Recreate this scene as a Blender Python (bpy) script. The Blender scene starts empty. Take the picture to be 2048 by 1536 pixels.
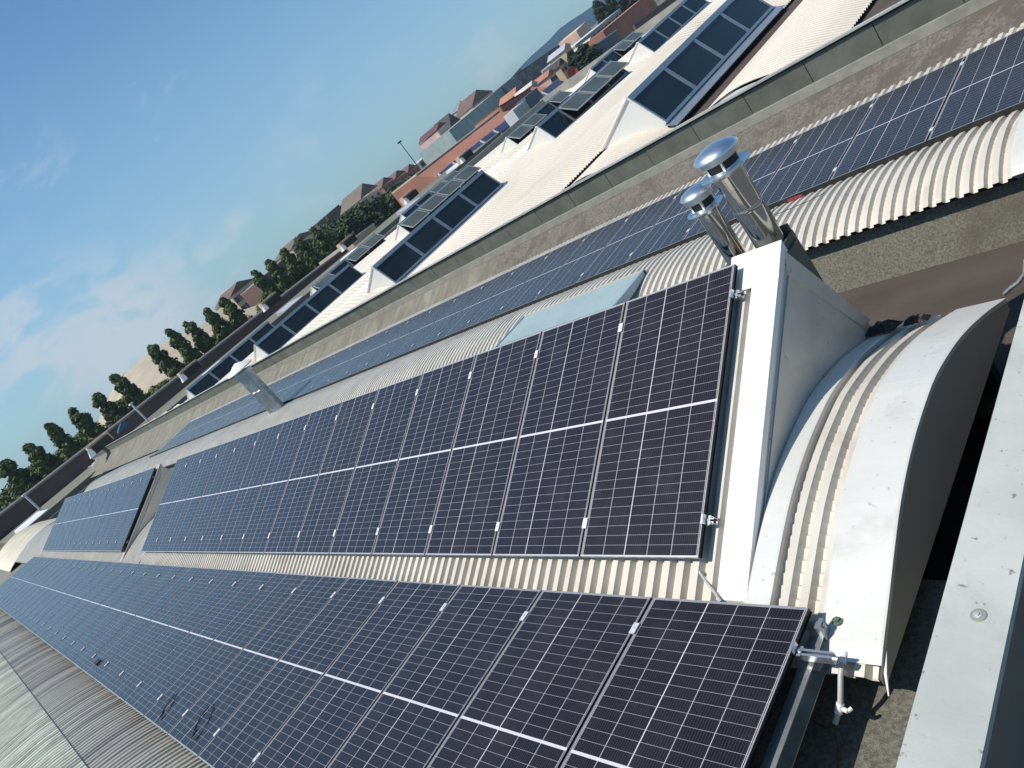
import bpy, bmesh, math, random
from mathutils import Vector, Matrix
random.seed(7)
S = bpy.context.scene
COL = S.collection
# ------------------------------------------------------------------ camera
FPX = 1520.956
CR = [(0.60428937, 0.53084195, -0.59417269),      # camera right
      (-0.16911304, -0.64328743, -0.74671417),    # camera down
      (-0.77861103, 0.55171379, -0.29895946)]     # camera forward
cam = bpy.data.objects.new('camera', bpy.data.cameras.new('camera'))
COL.objects.link(cam); S.camera = cam
r_, d_, f_ = [Vector(v).normalized() for v in CR]
cam.matrix_world = Matrix(((r_.x, -d_.x, -f_.x, 0), (r_.y, -d_.y, -f_.y, 0), (r_.z, -d_.z, -f_.z, 0), (0, 0, 0, 1)))
cam.data.sensor_width = 36.0
cam.data.lens = FPX / 2048 * 36
cam.data.clip_start = 0.05; cam.data.clip_end = 30000
# ------------------------------------------------------------------ sun + sky
SUN = Vector((-0.34, -0.50, 1.0)).normalized()     # towards the sun
sd = bpy.data.lights.new('sun', 'SUN'); so = bpy.data.objects.new('sun', sd); COL.objects.link(so)
sd.energy = 4.9; sd.angle = math.radians(0.5); sd.color = (1.0, 0.93, 0.82)
so.rotation_euler = SUN.to_track_quat('Z', 'Y').to_euler()
S.view_settings.view_transform = 'Standard'; S.view_settings.look = 'None'
S.view_settings.exposure = 0.0; S.view_settings.gamma = 1.0
W = bpy.data.worlds.new('World'); S.world = W; W.use_nodes = True

class NT:
    """small helper to write node graphs as expressions"""
    def __init__(s, tree): s.t = tree; s.n = tree.nodes; s.l = tree.links
    def new(s, typ, **kw):
        n = s.n.new(typ)
        for k, v in kw.items(): setattr(n, k, v)
        return n
    def put(s, sock, v):
        if isinstance(v, bpy.types.NodeSocket): s.l.new(v, sock)
        elif isinstance(v, (tuple, list)):
            try: sock.default_value = v
            except Exception: sock.default_value = tuple(v) + (1,)
        else:
            sock.default_value = v
    def m(s, op, a, b=0.0, c=0.0, clamp=False):
        n = s.new('ShaderNodeMath', operation=op, use_clamp=clamp)
        s.put(n.inputs[0], a); s.put(n.inputs[1], b); s.put(n.inputs[2], c); return n.outputs[0]
    def mix(s, f, a, b, bt='MIX'):
        n = s.new('ShaderNodeMixRGB', blend_type=bt)
        s.put(n.inputs[0], f); s.put(n.inputs[1], a if isinstance(a, bpy.types.NodeSocket) else tuple(a)[:3] + (1,)); s.put(n.inputs[2], b if isinstance(b, bpy.types.NodeSocket) else tuple(b)[:3] + (1,)); return n.outputs[0]
    def noise(s, vec, scale, detail=4, rough=0.55, dist=0.0):
        n = s.new('ShaderNodeTexNoise'); n.inputs['Scale'].default_value = scale; n.inputs['Detail'].default_value = detail
        n.inputs['Roughness'].default_value = rough; n.inputs['Distortion'].default_value = dist
        if vec is not None: s.l.new(vec, n.inputs['Vector'])
        return n.outputs['Fac']
    def ss(s, v, a, b):
        n = s.new('ShaderNodeMapRange', interpolation_type='SMOOTHSTEP'); s.put(n.inputs[0], v)
        n.inputs[1].default_value = a; n.inputs[2].default_value = b; return n.outputs[0]
    def mapv(s, vec, sc=(1, 1, 1), loc=(0, 0, 0)):
        n = s.new('ShaderNodeMapping'); s.l.new(vec, n.inputs[0]); n.inputs['Scale'].default_value = sc; n.inputs['Location'].default_value = loc; return n.outputs[0]

g = NT(W.node_tree); g.n.clear()
sky = g.new('ShaderNodeTexSky', sky_type='NISHITA')
sky.sun_disc = False; sky.sun_elevation = math.asin(SUN.z); sky.sun_rotation = math.atan2(SUN.x, SUN.y)
sky.altitude = 100; sky.air_density = 1.0; sky.dust_density = 0.6; sky.ozone_density = 1.5
tc = g.new('ShaderNodeTexCoord'); gen = tc.outputs['Generated']
sep = g.new('ShaderNodeSeparateXYZ'); g.l.new(gen, sep.inputs[0]); dz = sep.outputs[2]
n1 = g.noise(g.mapv(gen, (1, 1, 2.2)), 9.0, 8, 0.62, 0.3)
n2 = g.noise(g.mapv(gen, (1, 1, 1.6), (3, 1, 2)), 3.0, 6, 0.6, 0.6)
cl = None
CLOUDS = [((-.951, .291, .040), .135, .85, .36), ((-.970, .235, .085), .13, .8, .40), ((-.925, .375, .045), .10, .55, .42),
          ((-.890, .440, .078), .055, .5, .50), ((-.86, .45, .235), .10, .42, .50), ((-.93, .31, .20), .12, .30, .50),
          ((-.69, .72, .03), .14, .35, .50), ((-.80, .60, .03), .16, .30, .48), ((.5, -.8, .3), .7, .8, .5), ((.8, .3, .5), .6, .7, .5), ((-.5, -.85, .2), .4, .7, .5)]
for (dx, dy, dzz), rad, amt, th in CLOUDS:
    v = Vector((dx, dy, dzz)).normalized()
    dn = g.new('ShaderNodeVectorMath', operation='DISTANCE'); g.l.new(gen, dn.inputs[0]); dn.inputs[1].default_value = v
    e = g.m('MULTIPLY', g.ss(dn.outputs['Value'], rad, rad * 0.25), amt)
    e = g.m('MULTIPLY', e, g.ss(n1, th, th + 0.16))
    cl = e if cl is None else g.m('MAXIMUM', cl, e)
hz = g.m('MULTIPLY', g.ss(dz, 0.42, -0.02), 0.55)
hz = g.m('MULTIPLY', hz, g.m('ADD', 0.8, g.m('MULTIPLY', n2, 0.4)))
tint = g.mix(1.0, sky.outputs[0], (0.64, 1.07, 1.27), 'MULTIPLY')
c1 = g.mix(hz, tint, (3.6, 5.7, 7.5))
c2 = g.mix(cl, c1, (6.0, 6.8, 7.8))
bg = g.new('ShaderNodeBackground'); g.l.new(c2, bg.inputs[0]); bg.inputs[1].default_value = 0.095
wo = g.new('ShaderNodeOutputWorld'); g.l.new(bg.outputs[0], wo.inputs[0])

# ------------------------------------------------------------------ materials
MATS = {}
def mat(name, col, rough=0.6, metal=0.0, var=0.0, vscale=3.0, bump=0.0, bscale=40.0, col2=None, c2s=1.0, c2t=(.45, .62), stretch=(1, 1, 1), spec=0.5, spots=0.0):
    if name in MATS: return MATS[name]
    m = bpy.data.materials.new(name); m.use_nodes = True; MATS[name] = m
    g = NT(m.node_tree); b = g.n['Principled BSDF']
    co = g.new('ShaderNodeTexCoord').outputs['Object']; co = g.mapv(co, stretch)
    c = None
    if var > 0:
        nz = g.noise(co, vscale, 6, 0.6)
        lo = tuple(x * (1 - var) for x in col); hi = tuple(min(1, x * (1 + var)) for x in col)
        c = g.mix(g.ss(nz, 0.3, 0.7), lo, hi)
    if col2:
        nz = g.noise(g.mapv(co, (1, 1, 1), (5, 2, 9)), c2s, 7, 0.65, 0.4)
        c = g.mix(g.ss(nz, *c2t), c if c is not None else col, col2)
    if spots > 0:
        nz = g.noise(g.mapv(co, (1, 1, 1), (1, 7, 3)), 23.0, 3, 0.5)
        c = g.mix(g.m('MULTIPLY', g.ss(nz, 0.66, 0.74), spots), c if c is not None else col, (0.12, 0.10, 0.08))
    if c is None: b.inputs['Base Color'].default_value = tuple(col) + (1,)
    else: g.l.new(c, b.inputs['Base Color'])
    b.inputs['Roughness'].default_value = rough; b.inputs['Metallic'].default_value = metal
    b.inputs['Specular IOR Level'].default_value = spec
    if var > 0 and rough > 0.1:
        nz = g.noise(co, vscale * 2.3, 4, 0.6)
        g.l.new(g.m('ADD', rough - 0.06, g.m('MULTIPLY', nz, 0.12)), b.inputs['Roughness'])
    if bump > 0:
        bn = g.new('ShaderNodeBump'); bn.inputs['Strength'].default_value = bump; bn.inputs['Distance'].default_value = 0.02
        g.l.new(g.noise(co, bscale, 5, 0.7), bn.inputs['Height']); g.l.new(bn.outputs[0], b.inputs['Normal'])
    return m
M_sheet = mat('cream_painted_sheet', (.58, .545, .48), .42, 0.0, .10, 1.3, .05, 60, col2=(.47, .43, .36), c2s=1.6, c2t=(.52, .72))
M_old = mat('weathered_grey_sheet', (.36, .34, .305), .6, 0, .10, 1.2, .08, 50, col2=(.43, .43, .37), c2s=.5, c2t=(.4, .7), spots=.5)
M_lich = mat('lichen_grey_sheet', (.53, .54, .45), .7, 0, .12, 2.0, .08, 50, col2=(.42, .41, .34), c2s=2.0, c2t=(.5, .62), spots=.6)
M_flash = mat('white_sheet_flashing', (.66, .66, .63), .38, .15, .06, 1.1, .12, 5, spots=.35, col2=(.55, .54, .50), c2s=2.2, c2t=(.5, .75))
M_white = mat('white_painted_sheet', (.80, .79, .76), .35, 0, .03, 2.0, .10, 4)
M_face = mat('grey_beige_sheet', (.42, .375, .325), .55, 0, .06, 1.0, .03, 8, spots=.15)
M_cheek = mat('cream_grey_sheet', (.64, .58, .50), .32, .1, .07, 1.6, .06, 6, col2=(.54, .49, .43), c2s=1.8, c2t=(.45, .75), spots=.6)
M_coping = mat('galvanised_coping', (.47, .485, .455), .48, .08, .13, .9, .15, 6, col2=(.40, .385, .34), c2s=1.6, c2t=(.5, .7), spots=.7)
M_bit = mat('grey_slate_bitumen', (.235, .23, .19), .92, 0, .38, 45.0, 1.0, 160, col2=(.165, .15, .125), c2s=.8, c2t=(.5, .75), spots=.1)
M_bitw = mat('smooth_grey_bitumen', (.125, .13, .108), .9, 0, .16, 3.0, .35, 120, col2=(.16, .165, .145), c2s=.9, c2t=(.5, .7))
M_bitl = mat('pale_bitumen_strip', (.22, .215, .185), .9, 0, .14, 4.0, .4, 120)
M_moss = mat('brown_mossy_bitumen', (.175, .16, .138), .95, 0, .35, 22.0, .9, 110, col2=(.13, .112, .094), c2s=2.6, c2t=(.46, .6))
M_brown = mat('brown_stained_gutter', (.066, .053, .046), .85, 0, .16, 2.0, .3, 60, col2=(.12, .085, .06), c2s=.9, c2t=(.6, .8), stretch=(.5, 1, 1))
M_dark = mat('black_bitumen', (.018, .018, .018), .8, 0, .3, 6, .5, 60)
M_grav = mat('dark_stone_chips', (.085, .085, .10), .9, 0, .5, 60, 1.0, 90, col2=(.25, .25, .27), c2s=55, c2t=(.55, .65))
M_conc = mat('grey_concrete', (.30, .29, .26), .9, 0, .15, 1.0, .2, 20)
M_alu = mat('bare_aluminium', (.72, .73, .75), .32, .85, .06, 3)
M_frame = mat('panel_frame_aluminium', (.42, .43, .45), .45, .5, .05, 3)
M_sideshade = mat('frame_side_shade', (.03, .03, .033), .5, .3)  # silver frame's shaded outer sides, shade put into the colour as black
M_bar = mat('frame_long_bar', (.24, .24, .26), .5, .4)
M_clamp = mat('clamp_aluminium', (.66, .67, .69), .45, .25, .03, 3)
M_black = mat('black_rubber', (.012, .012, .012), .55, 0)
M_galv = mat('galvanised_steel', (.42, .45, .46), .38, .75, .18, 6, .1, 15)
M_ss = mat('polished_stainless', (.72, .68, .62), .07, 1.0, .04, 2.0, .03, 3)
M_ssb = mat('brushed_stainless', (.80, .82, .85), .34, 1.0, .05, 2.0)
M_pvc = mat('grey_conduit_plastic', (.42, .43, .43), .45, 0, .06, 5)
M_red = mat('dark_red_cable', (.10, .012, .012), .5)
M_redp = mat('red_plastic', (.30, .03, .05), .5)
M_glassd = mat('dark_blue_skylight_glass', (.016, .026, .032), .10, 0, .25, .8, spec=.5)
M_glassg = mat('greenish_reflection_glass', (.085, .10, .095), .25, 0, .15, 1.0, spec=.6)  # reflection on the tilted panes put into a paler base colour
M_sklf = mat('skylight_aluminium', (.32, .38, .44), .4, .5, .06, 2)
M_poly = mat('blue_grey_plastic_glazing', (.33, .42, .43), .28, 0, .07, 1.4)
M_wroof = mat('cream_white_roof_sheet', (.72, .66, .57), .40, 0, .05, .4, .04, 60, col2=(.60, .53, .44), c2s=.35, c2t=(.45, .7), stretch=(1, .25, 1))
M_wside = mat('white_dormer_sheet', (.74, .73, .69), .45, 0, .05, .7)
M_rust = mat('dark_brown_gutter', (.075, .054, .046), .8, 0, .3, 1.0, .2, 20)

def panel_mat():
    m = bpy.data.materials.new('monocrystalline_cells'); m.use_nodes = True
    g = NT(m.node_tree); b = g.n['Principled BSDF']
    tc = g.new('ShaderNodeTexCoord').outputs['Object']
    s = g.new('ShaderNodeSeparateXYZ'); g.l.new(tc, s.inputs[0]); X, Y = s.outputs[0], s.outputs[1]
    # columns
    u = g.m('DIVIDE', g.m('SUBTRACT', X, 0.0185), 0.2122)
    fu = g.m('FRACT', u); du = g.m('MULTIPLY', g.m('MINIMUM', fu, g.m('SUBTRACT', 1.0, fu)), 0.2122)
    lc = g.m('LESS_THAN', du, 0.0018)
    thick = g.m('LESS_THAN', g.m('ABSOLUTE', g.m('SUBTRACT', X, 0.0185 + 2 * 0.2122)), 0.0034)
    # rows, mirrored about the middle
    v0 = g.m('SUBTRACT', g.m('ABSOLUTE', g.m('SUBTRACT', Y, 1.088)), 0.009)
    midb = g.m('LESS_THAN', v0, 0.0)
    v = g.m('DIVIDE', v0, 0.0711)
    fv = g.m('FRACT', v); dv = g.m('MULTIPLY', g.m('MINIMUM', fv, g.m('SUBTRACT', 1.0, fv)), 0.0711)
    lr = g.m('LESS_THAN', dv, 0.0009)
    edge = g.m('GREATER_THAN', g.m('MAXIMUM', g.m('ABSOLUTE', g.m('SUBTRACT', X, 0.549)), g.m('SUBTRACT', g.m('ABSOLUTE', g.m('SUBTRACT', Y, 1.088)), 0.539)), 0.5385)
    strong = g.m('MAXIMUM', g.m('MAXIMUM', thick, midb), edge)
    line = g.m('MAXIMUM', g.m('MAXIMUM', g.m('MULTIPLY', lc, .9), g.m('MULTIPLY', lr, .66)), strong)
    bb = g.m('FRACT', g.m('MULTIPLY', fu, 12.0)); bus = g.m('MULTIPLY', g.m('LESS_THAN', g.m('ABSOLUTE', g.m('SUBTRACT', bb, 0.5)), 0.045), 0.20)
    # tone differences between cells and panels
    cid = g.new('ShaderNodeCombineXYZ'); g.l.new(g.m('FLOOR', u), cid.inputs[0])
    oi = g.new('ShaderNodeObjectInfo').outputs['Random']
    g.l.new(g.m('FLOOR', g.m('MULTIPLY', v, 0.0)), cid.inputs[1]); g.l.new(g.m('MULTIPLY', oi, 50.0), cid.inputs[2])
    wn = g.new('ShaderNodeTexWhiteNoise', noise_dimensions='3D'); g.l.new(cid.outputs[0], wn.inputs[0])
    base = g.mix(wn.outputs['Value'], (.0115, .0085, .0110), (.0175, .0130, .0165))
    base = g.mix(g.m('MULTIPLY', oi, .55), base, (.0125, .0120, .026))
    base = g.mix(bus, base, (.30, .28, .31))
    dust = g.noise(tc, 3.0, 6, 0.7)
    base = g.mix(g.m('MULTIPLY', g.ss(dust, .45, .8), .035), base, (.4, .37, .33))
    colr = g.mix(line, base, (.62, .59, .63))
    g.l.new(colr, b.inputs['Base Color'])
    g.l.new(g.m('ADD', 0.17, g.m('MULTIPLY', dust, 0.12)), b.inputs['Roughness'])
    b.inputs['Sheen Weight'].default_value = .22; b.inputs['Sheen Roughness'].default_value = .35; b.inputs['Sheen Tint'].default_value = (.85, .95, 1, 1)
    b.inputs['IOR'].default_value = 1.5; b.inputs['Specular IOR Level'].default_value = 0.36
    return m
M_cells = panel_mat()

# ------------------------------------------------------------------ mesh helpers
def obj(name, verts, faces, m, parent=None, smooth=False):
    me = bpy.data.meshes.new(name); me.from_pydata([tuple(v) for v in verts], [], faces); me.update()
    ms = m if isinstance(m, (list, tuple)) else [m]
    for q in ms: me.materials.append(q)
    if smooth: me.shade_smooth()
    o = bpy.data.objects.new(name, me); COL.objects.link(o)
    if parent: o.parent = parent
    return o
class MB:
    def __init__(s): s.v = []; s.f = []
    def quad(s, a, b, c, d): n = len(s.v); s.v += [a, b, c, d]; s.f.append((n, n + 1, n + 2, n + 3)); return s
    def poly(s, pts): n = len(s.v); s.v += list(pts); s.f.append(tuple(range(n, n + len(pts)))); return s
    def hexa(s, p):  # 8 points, bottom 4 then top 4
        n = len(s.v); s.v += list(p)
        for f in ((3, 2, 1, 0), (4, 5, 6, 7), (0, 1, 5, 4), (1, 2, 6, 5), (2, 3, 7, 6), (3, 0, 4, 7)): s.f.append(tuple(n + i for i in f))
        return s
    def box(s, a, b):
        x0, y0, z0 = a; x1, y1, z1 = b
        x0, x1 = min(x0, x1), max(x0, x1); y0, y1 = min(y0, y1), max(y0, y1); z0, z1 = min(z0, z1), max(z0, z1)
        return s.hexa([(x0, y0, z0), (x1, y0, z0), (x1, y1, z0), (x0, y1, z0), (x0, y0, z1), (x1, y0, z1), (x1, y1, z1), (x0, y1, z1)])
    def prism(s, pts, d):  # polygon extruded along vector d
        n = len(s.v); k = len(pts); d = Vector(d)
        s.v += [tuple(p) for p in pts] + [tuple(Vector(p) + d) for p in pts]
        s.f.append(tuple(n + i for i in reversed(range(k)))); s.f.append(tuple(n + k + i for i in range(k)))
        for i in range(k): j = (i + 1) % k; s.f.append((n + i, n + j, n + k + j, n + k + i))
        return s
    def tube(s, pts, r, seg=10, cap=True):
        pts = [Vector(p) for p in pts]; rr = r if isinstance(r, (list, tuple)) else [r] * len(pts)
        rings = []; prev = None
        for i, p in enumerate(pts):
            t = (pts[min(i + 1, len(pts) - 1)] - pts[max(i - 1, 0)]).normalized()
            if prev is None: a = t.orthogonal().normalized()
            else: a = (prev - t * prev.dot(t)).normalized()
            prev = a; b = t.cross(a); n = len(s.v)
            for k in range(seg):
                an = 2 * math.pi * k / seg; s.v.append(tuple(p + (a * math.cos(an) + b * math.sin(an)) * rr[i]))
            rings.append(n)
        for i in range(len(rings) - 1):
            for k in range(seg):
                j = (k + 1) % seg; s.f.append((rings[i] + k, rings[i] + j, rings[i + 1] + j, rings[i + 1] + k))
        if cap: s.f.append(tuple(rings[0] + k for k in reversed(range(seg)))); s.f.append(tuple(rings[-1] + k for k in range(seg)))
        return s
    def lathe(s, c, prof, seg=40):  # prof: (r, z)
        n0 = len(s.v)
        for r, z in prof:
            for k in range(seg):
                an = 2 * math.pi * k / seg; s.v.append((c[0] + r * math.cos(an), c[1] + r * math.sin(an), c[2] + z))
        for i in range(len(prof) - 1):
            for k in range(seg):
                j = (k + 1) % seg; s.f.append((n0 + i * seg + k, n0 + i * seg + j, n0 + (i + 1) * seg + j, n0 + (i + 1) * seg + k))
        return s
    def build(s, name, m, parent=None, smooth=False, bevel=0.0):
        o = obj(name, s.v, s.f, m, parent, smooth)
        if bevel > 0:
            bm = bmesh.new(); bm.from_mesh(o.data)
            bmesh.ops.bevel(bm, geom=bm.edges[:], offset=bevel, segments=2, affect='EDGES', profile=0.6)
            bm.to_mesh(o.data); bm.free()
        if smooth:
            try: o.data.set_sharp_from_angle(angle=math.radians(40))
            except Exception: pass
        return o
def thing(name, label, cat, loc=(0, 0, 0), group=None):
    o = bpy.data.objects.new(name, None); COL.objects.link(o); o.location = loc; o.empty_display_size = .1
    o['label'] = label; o['category'] = cat
    if group: o['group'] = group
    return o
def tag(o, label, cat, group=None):
    o['label'] = label; o['category'] = cat
    if group: o['group'] = group
    return o
def struct(o): o['kind'] = 'structure'; return o
def dup(root, loc, label=None, group=None):
    r = root.copy(); COL.objects.link(r); r.location = loc
    if label: r['label'] = label
    if group: r['group'] = group
    for ch in list(root.children):
        c = ch.copy(); COL.objects.link(c); c.parent = r
        for q in ch.children:
            d = q.copy(); COL.objects.link(d); d.parent = c
    return r
def ray(px, py):
    a, b = (px - 1024) / FPX, (py - 768) / FPX
    return Vector(CR[0]) * a + Vector(CR[1]) * b + Vector(CR[2])
def atx(px, py, x): d = ray(px, py); return d * (x / d.x)
def atz(px, py, z): d = ray(px, py); return d * (z / d.z)

def resample(poly, step):
    """smooth (Catmull-Rom) resampling of a profile"""
    P = [Vector((p[0], p[1])) for p in poly]; P = [2 * P[0] - P[1]] + P + [2 * P[-1] - P[-2]]
    dense = []
    for i in range(1, len(P) - 2):
        for k in range(24):
            t = k / 24; a, b, c, d = P[i - 1], P[i], P[i + 1], P[i + 2]
            dense.append(0.5 * ((2 * b) + (c - a) * t + (2 * a - 5 * b + 4 * c - d) * t * t + (3 * b - a - 3 * c + d) * t ** 3))
    dense.append(P[-2]); L = [0.0]
    for i in range(1, len(dense)): L.append(L[-1] + (dense[i] - dense[i - 1]).length)
    out = []; n = max(2, int(round(L[-1] / step))); j = 0
    for k in range(n + 1):
        s = L[-1] * k / n
        while j < len(L) - 2 and L[j + 1] < s: j += 1
        t = (s - L[j]) / max(1e-9, L[j + 1] - L[j]); out.append(dense[j].lerp(dense[j + 1], min(1, t)))
    return out
def path_normals(pts):
    N = []
    for i in range(len(pts)):
        t = (pts[min(i + 1, len(pts) - 1)] - pts[max(i - 1, 0)]).normalized(); n = Vector((-t.y, t.x))
        if n.y < 0: n = -n
        N.append(n)
    return N
def ribbed(name, poly, u0, u1, pitch, h, step, m, parent, swap=False, crimp=0.0, zfun=None, off=0.0, jit=0.0, fl=(0, .42, .57, .90, 1.0)):
    """trapezoid ribbed sheet following a profile (v, z) and extruded along u.
    crimp: depth of the cross creases in the pans (curved sheets)."""
    if crimp > 0:
        base = resample(poly, 0.004); L = 0; keep = []; last = 0
        acc = [0.0]
        for i in range(1, len(base)): acc.append(acc[-1] + (base[i] - base[i - 1]).length)
        pts = []; ph = []
        k = 0; s = 0.0; j = 0
        while s < acc[-1]:
            for ds, q in ((0.0, 0), (step * .16, 1)):
                ss = s + ds
                while j < len(acc) - 2 and acc[j + 1] < ss: j += 1
                pts.append(base[min(j, len(base) - 1)]); ph.append(q)
            s += step
        pts.append(base[-1]); ph.append(0)
    else:
        pts = resample(poly, step); ph = [0] * len(pts)
    N = path_normals(pts); n = max(1, int(round((u1 - u0) / pitch))); p = (u1 - u0) / n
    us = []
    for i in range(n):
        for a, hh, pan in ((fl[0], h, 0), (fl[1], h, 0), (fl[2], 0, 1), (fl[3], 0, 1)):
            us.append((u0 + (i + a) * p, hh, pan))
    us.append((u1, h, 0))
    vs = []; fs = []; nu = len(us); rnd = random.Random(3)
    jt = [rnd.uniform(-jit, jit) for _ in us]
    for i, (q, nn) in enumerate(zip(pts, N)):
        for k, (u, hh, pan) in enumerate(us):
            d = hh - h + off + jt[k]
            if pan and crimp > 0: d += crimp if ph[i] == 0 else -crimp * .3
            v, z = q.x + nn.x * d, q.y + nn.y * d
            x, y = (v, u) if swap else (u, v)
            if zfun: z += zfun(x, y)
            vs.append((x, y, z))
    for i in range(len(pts) - 1):
        for k in range(nu - 1):
            a = i * nu + k
            fs.append((a, a + 1, a + nu + 1, a + nu) if not swap else (a, a + nu, a + nu + 1, a + 1))
    return obj(name, vs, fs, m, parent)
def smooth_sheet(name, poly, u0, u1, off, step, m, parent, thick=0.004, drop=0.02, swap=False, zfun=None):
    """smooth flashing sheet with turned-down edges following a profile"""
    pts = resample(poly, step); N = path_normals(pts); vs = []; fs = []
    us = [(u0, off - drop), (u0, off), (u0 + .012, off + .003), (u1 - .012, off + .003), (u1, off), (u1, off - drop)]
    for q, nn in zip(pts, N):
        for u, d in us:
            v, z = q.x + nn.x * d, q.y + nn.y * d; x, y = (v, u) if swap else (u, v)
            if zfun: z += zfun(x, y)
            vs.append((x, y, z))
    k = len(us)
    for i in range(len(pts) - 1):
        for j in range(k - 1):
            a = i * k + j; fs.append((a, a + 1, a + k + 1, a + k))
    return obj(name, vs, fs, m, parent)

# ------------------------------------------------------------------ ground
GZ = -11.0
M_ground = mat('town_ground', (.09, .095, .06), .95, 0, .3, .02, col2=(.16, .15, .13), c2s=.015, c2t=(.45, .55))
go = obj('ground', [(-1140, -1140, GZ), (1140, -1140, GZ), (1140, 1140, GZ), (-1140, 1140, GZ)], [(0, 1, 2, 3)], M_ground); struct(go)
yard = obj('yard', [(-108, -40, GZ + .004), (-86, -40, GZ + .004), (-86, 110, GZ + .004), (-108, 110, GZ + .004)], [(0, 1, 2, 3)], mat('asphalt', (.05, .05, .05), .9, 0, .2, .3)); struct(yard)

# ================================================================== NEAR BUILDING
V1 = [(2.06, -3.235), (2.2, -3.185), (2.42, -3.118), (2.7, -3.028), (3.0, -2.945), (3.35, -2.89), (3.7, -2.875), (4.0, -2.89), (4.45, -2.985), (4.9, -3.14), (5.35, -3.33)]
V2 = [(7.20, -3.262), (7.28, -3.22), (7.45, -3.165), (7.7, -3.118), (8.0, -3.105), (8.25, -3.125), (8.5, -3.175), (8.8, -3.24), (9.3, -3.36), (9.9, -3.53), (10.4, -3.7)]
V0 = [(-3.1, -3.28), (-2.6, -3.08), (-2.1, -2.95), (-1.5, -2.90), (-0.9, -2.95), (-0.4, -3.05), (0.0, -3.18), (0.3, -3.32)]
NB = thing('warehouse', 'near warehouse with ribbed barrel roofs, bitumen gutters and parapets under the solar panels', 'warehouse')
PITCH = .122; RH = .046
XE = -2.33                      # ribs start behind the end flashing
def vault(poly, x0, xe, m=M_sheet, near=-14.0, gable=True, nm='ribbed_vault_roof'):
    v = ribbed(nm, poly, near, x0 + (0.13 if poly is V2 else 0), PITCH, RH, .078, m, NB, crimp=.0065)
    far = ribbed('ribs', poly, xe, near, PITCH, RH, .25, m, v)
    return v
v1 = ribbed('ribbed_vault_roof', V1, -2.90, -2.046, PITCH, RH, .078, M_sheet, NB, crimp=.0065)
V1L = [(y, z - .085) for y, z in V1]
ribbed('hidden_sheets', V1L, -19.0, -2.90, PITCH, RH, .25, M_sheet, v1)
ribbed('sheets_between_dormers', V1, -20.9, -19.0, PITCH, RH, .20, M_sheet, v1)
ribbed('hidden_sheets', V1L, -37.0, -20.9, PITCH, RH, .25, M_sheet, v1)
ribbed('far_sheets', V1, -46.0, -37.0, PITCH, RH, .25, M_sheet, v1)
v2 = vault(V2, XE + .04, -52.0, near=-14.0)
# flashings at the gable end: curved cap, gable plate
def gable(poly, parent, xg=-2.03, w=.345, zb=-3.32):
    smooth_sheet('end_flashing', [(2.12, -3.214)] + poly[1:] if poly is V1 else poly, xg - w, xg, .012, .10, M_flash, parent, drop=.03)
    pts = resample(poly, .1); a, b = pts[0], pts[-1]
    o = MB(); top = [(xg - .006, p.x, p.y + .004) for p in pts]
    bot = [(xg - .006, p.x, min(p.y - .03, zb + .02 - .035 * (p.x - pts[0].x))) for p in pts]
    for i in range(len(pts) - 1): o.quad(top[i], top[i + 1], bot[i + 1], bot[i])
    o.build('gable_plate', M_face, parent)
gable(V1, v1)
gable(V2, v2, xg=-1.90, zb=-3.75)
smooth_sheet('dormer_flashing', [p for p in V1], -2.875, -2.71, .014, .10, M_flash, v1, drop=.03)
# screws on the flashings
def screw(parent, x, y, z, r=.012, m=M_ssb):
    MB().lathe((x, y, z), [(r * 1.9, 0), (r * 1.9, r * .3), (r, r * .35), (r * .9, r * 1.0), (0.0, r * 1.1)], 12).build('screw', m, parent, True)
M_bolt = mat('zinc_bolt', (.62, .62, .60), .5, .6)
M_green = mat('green_grey_washer', (.10, .13, .11), .6)
screw(v1, -2.285, 2.31, -3.137, .017, M_green)
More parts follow.
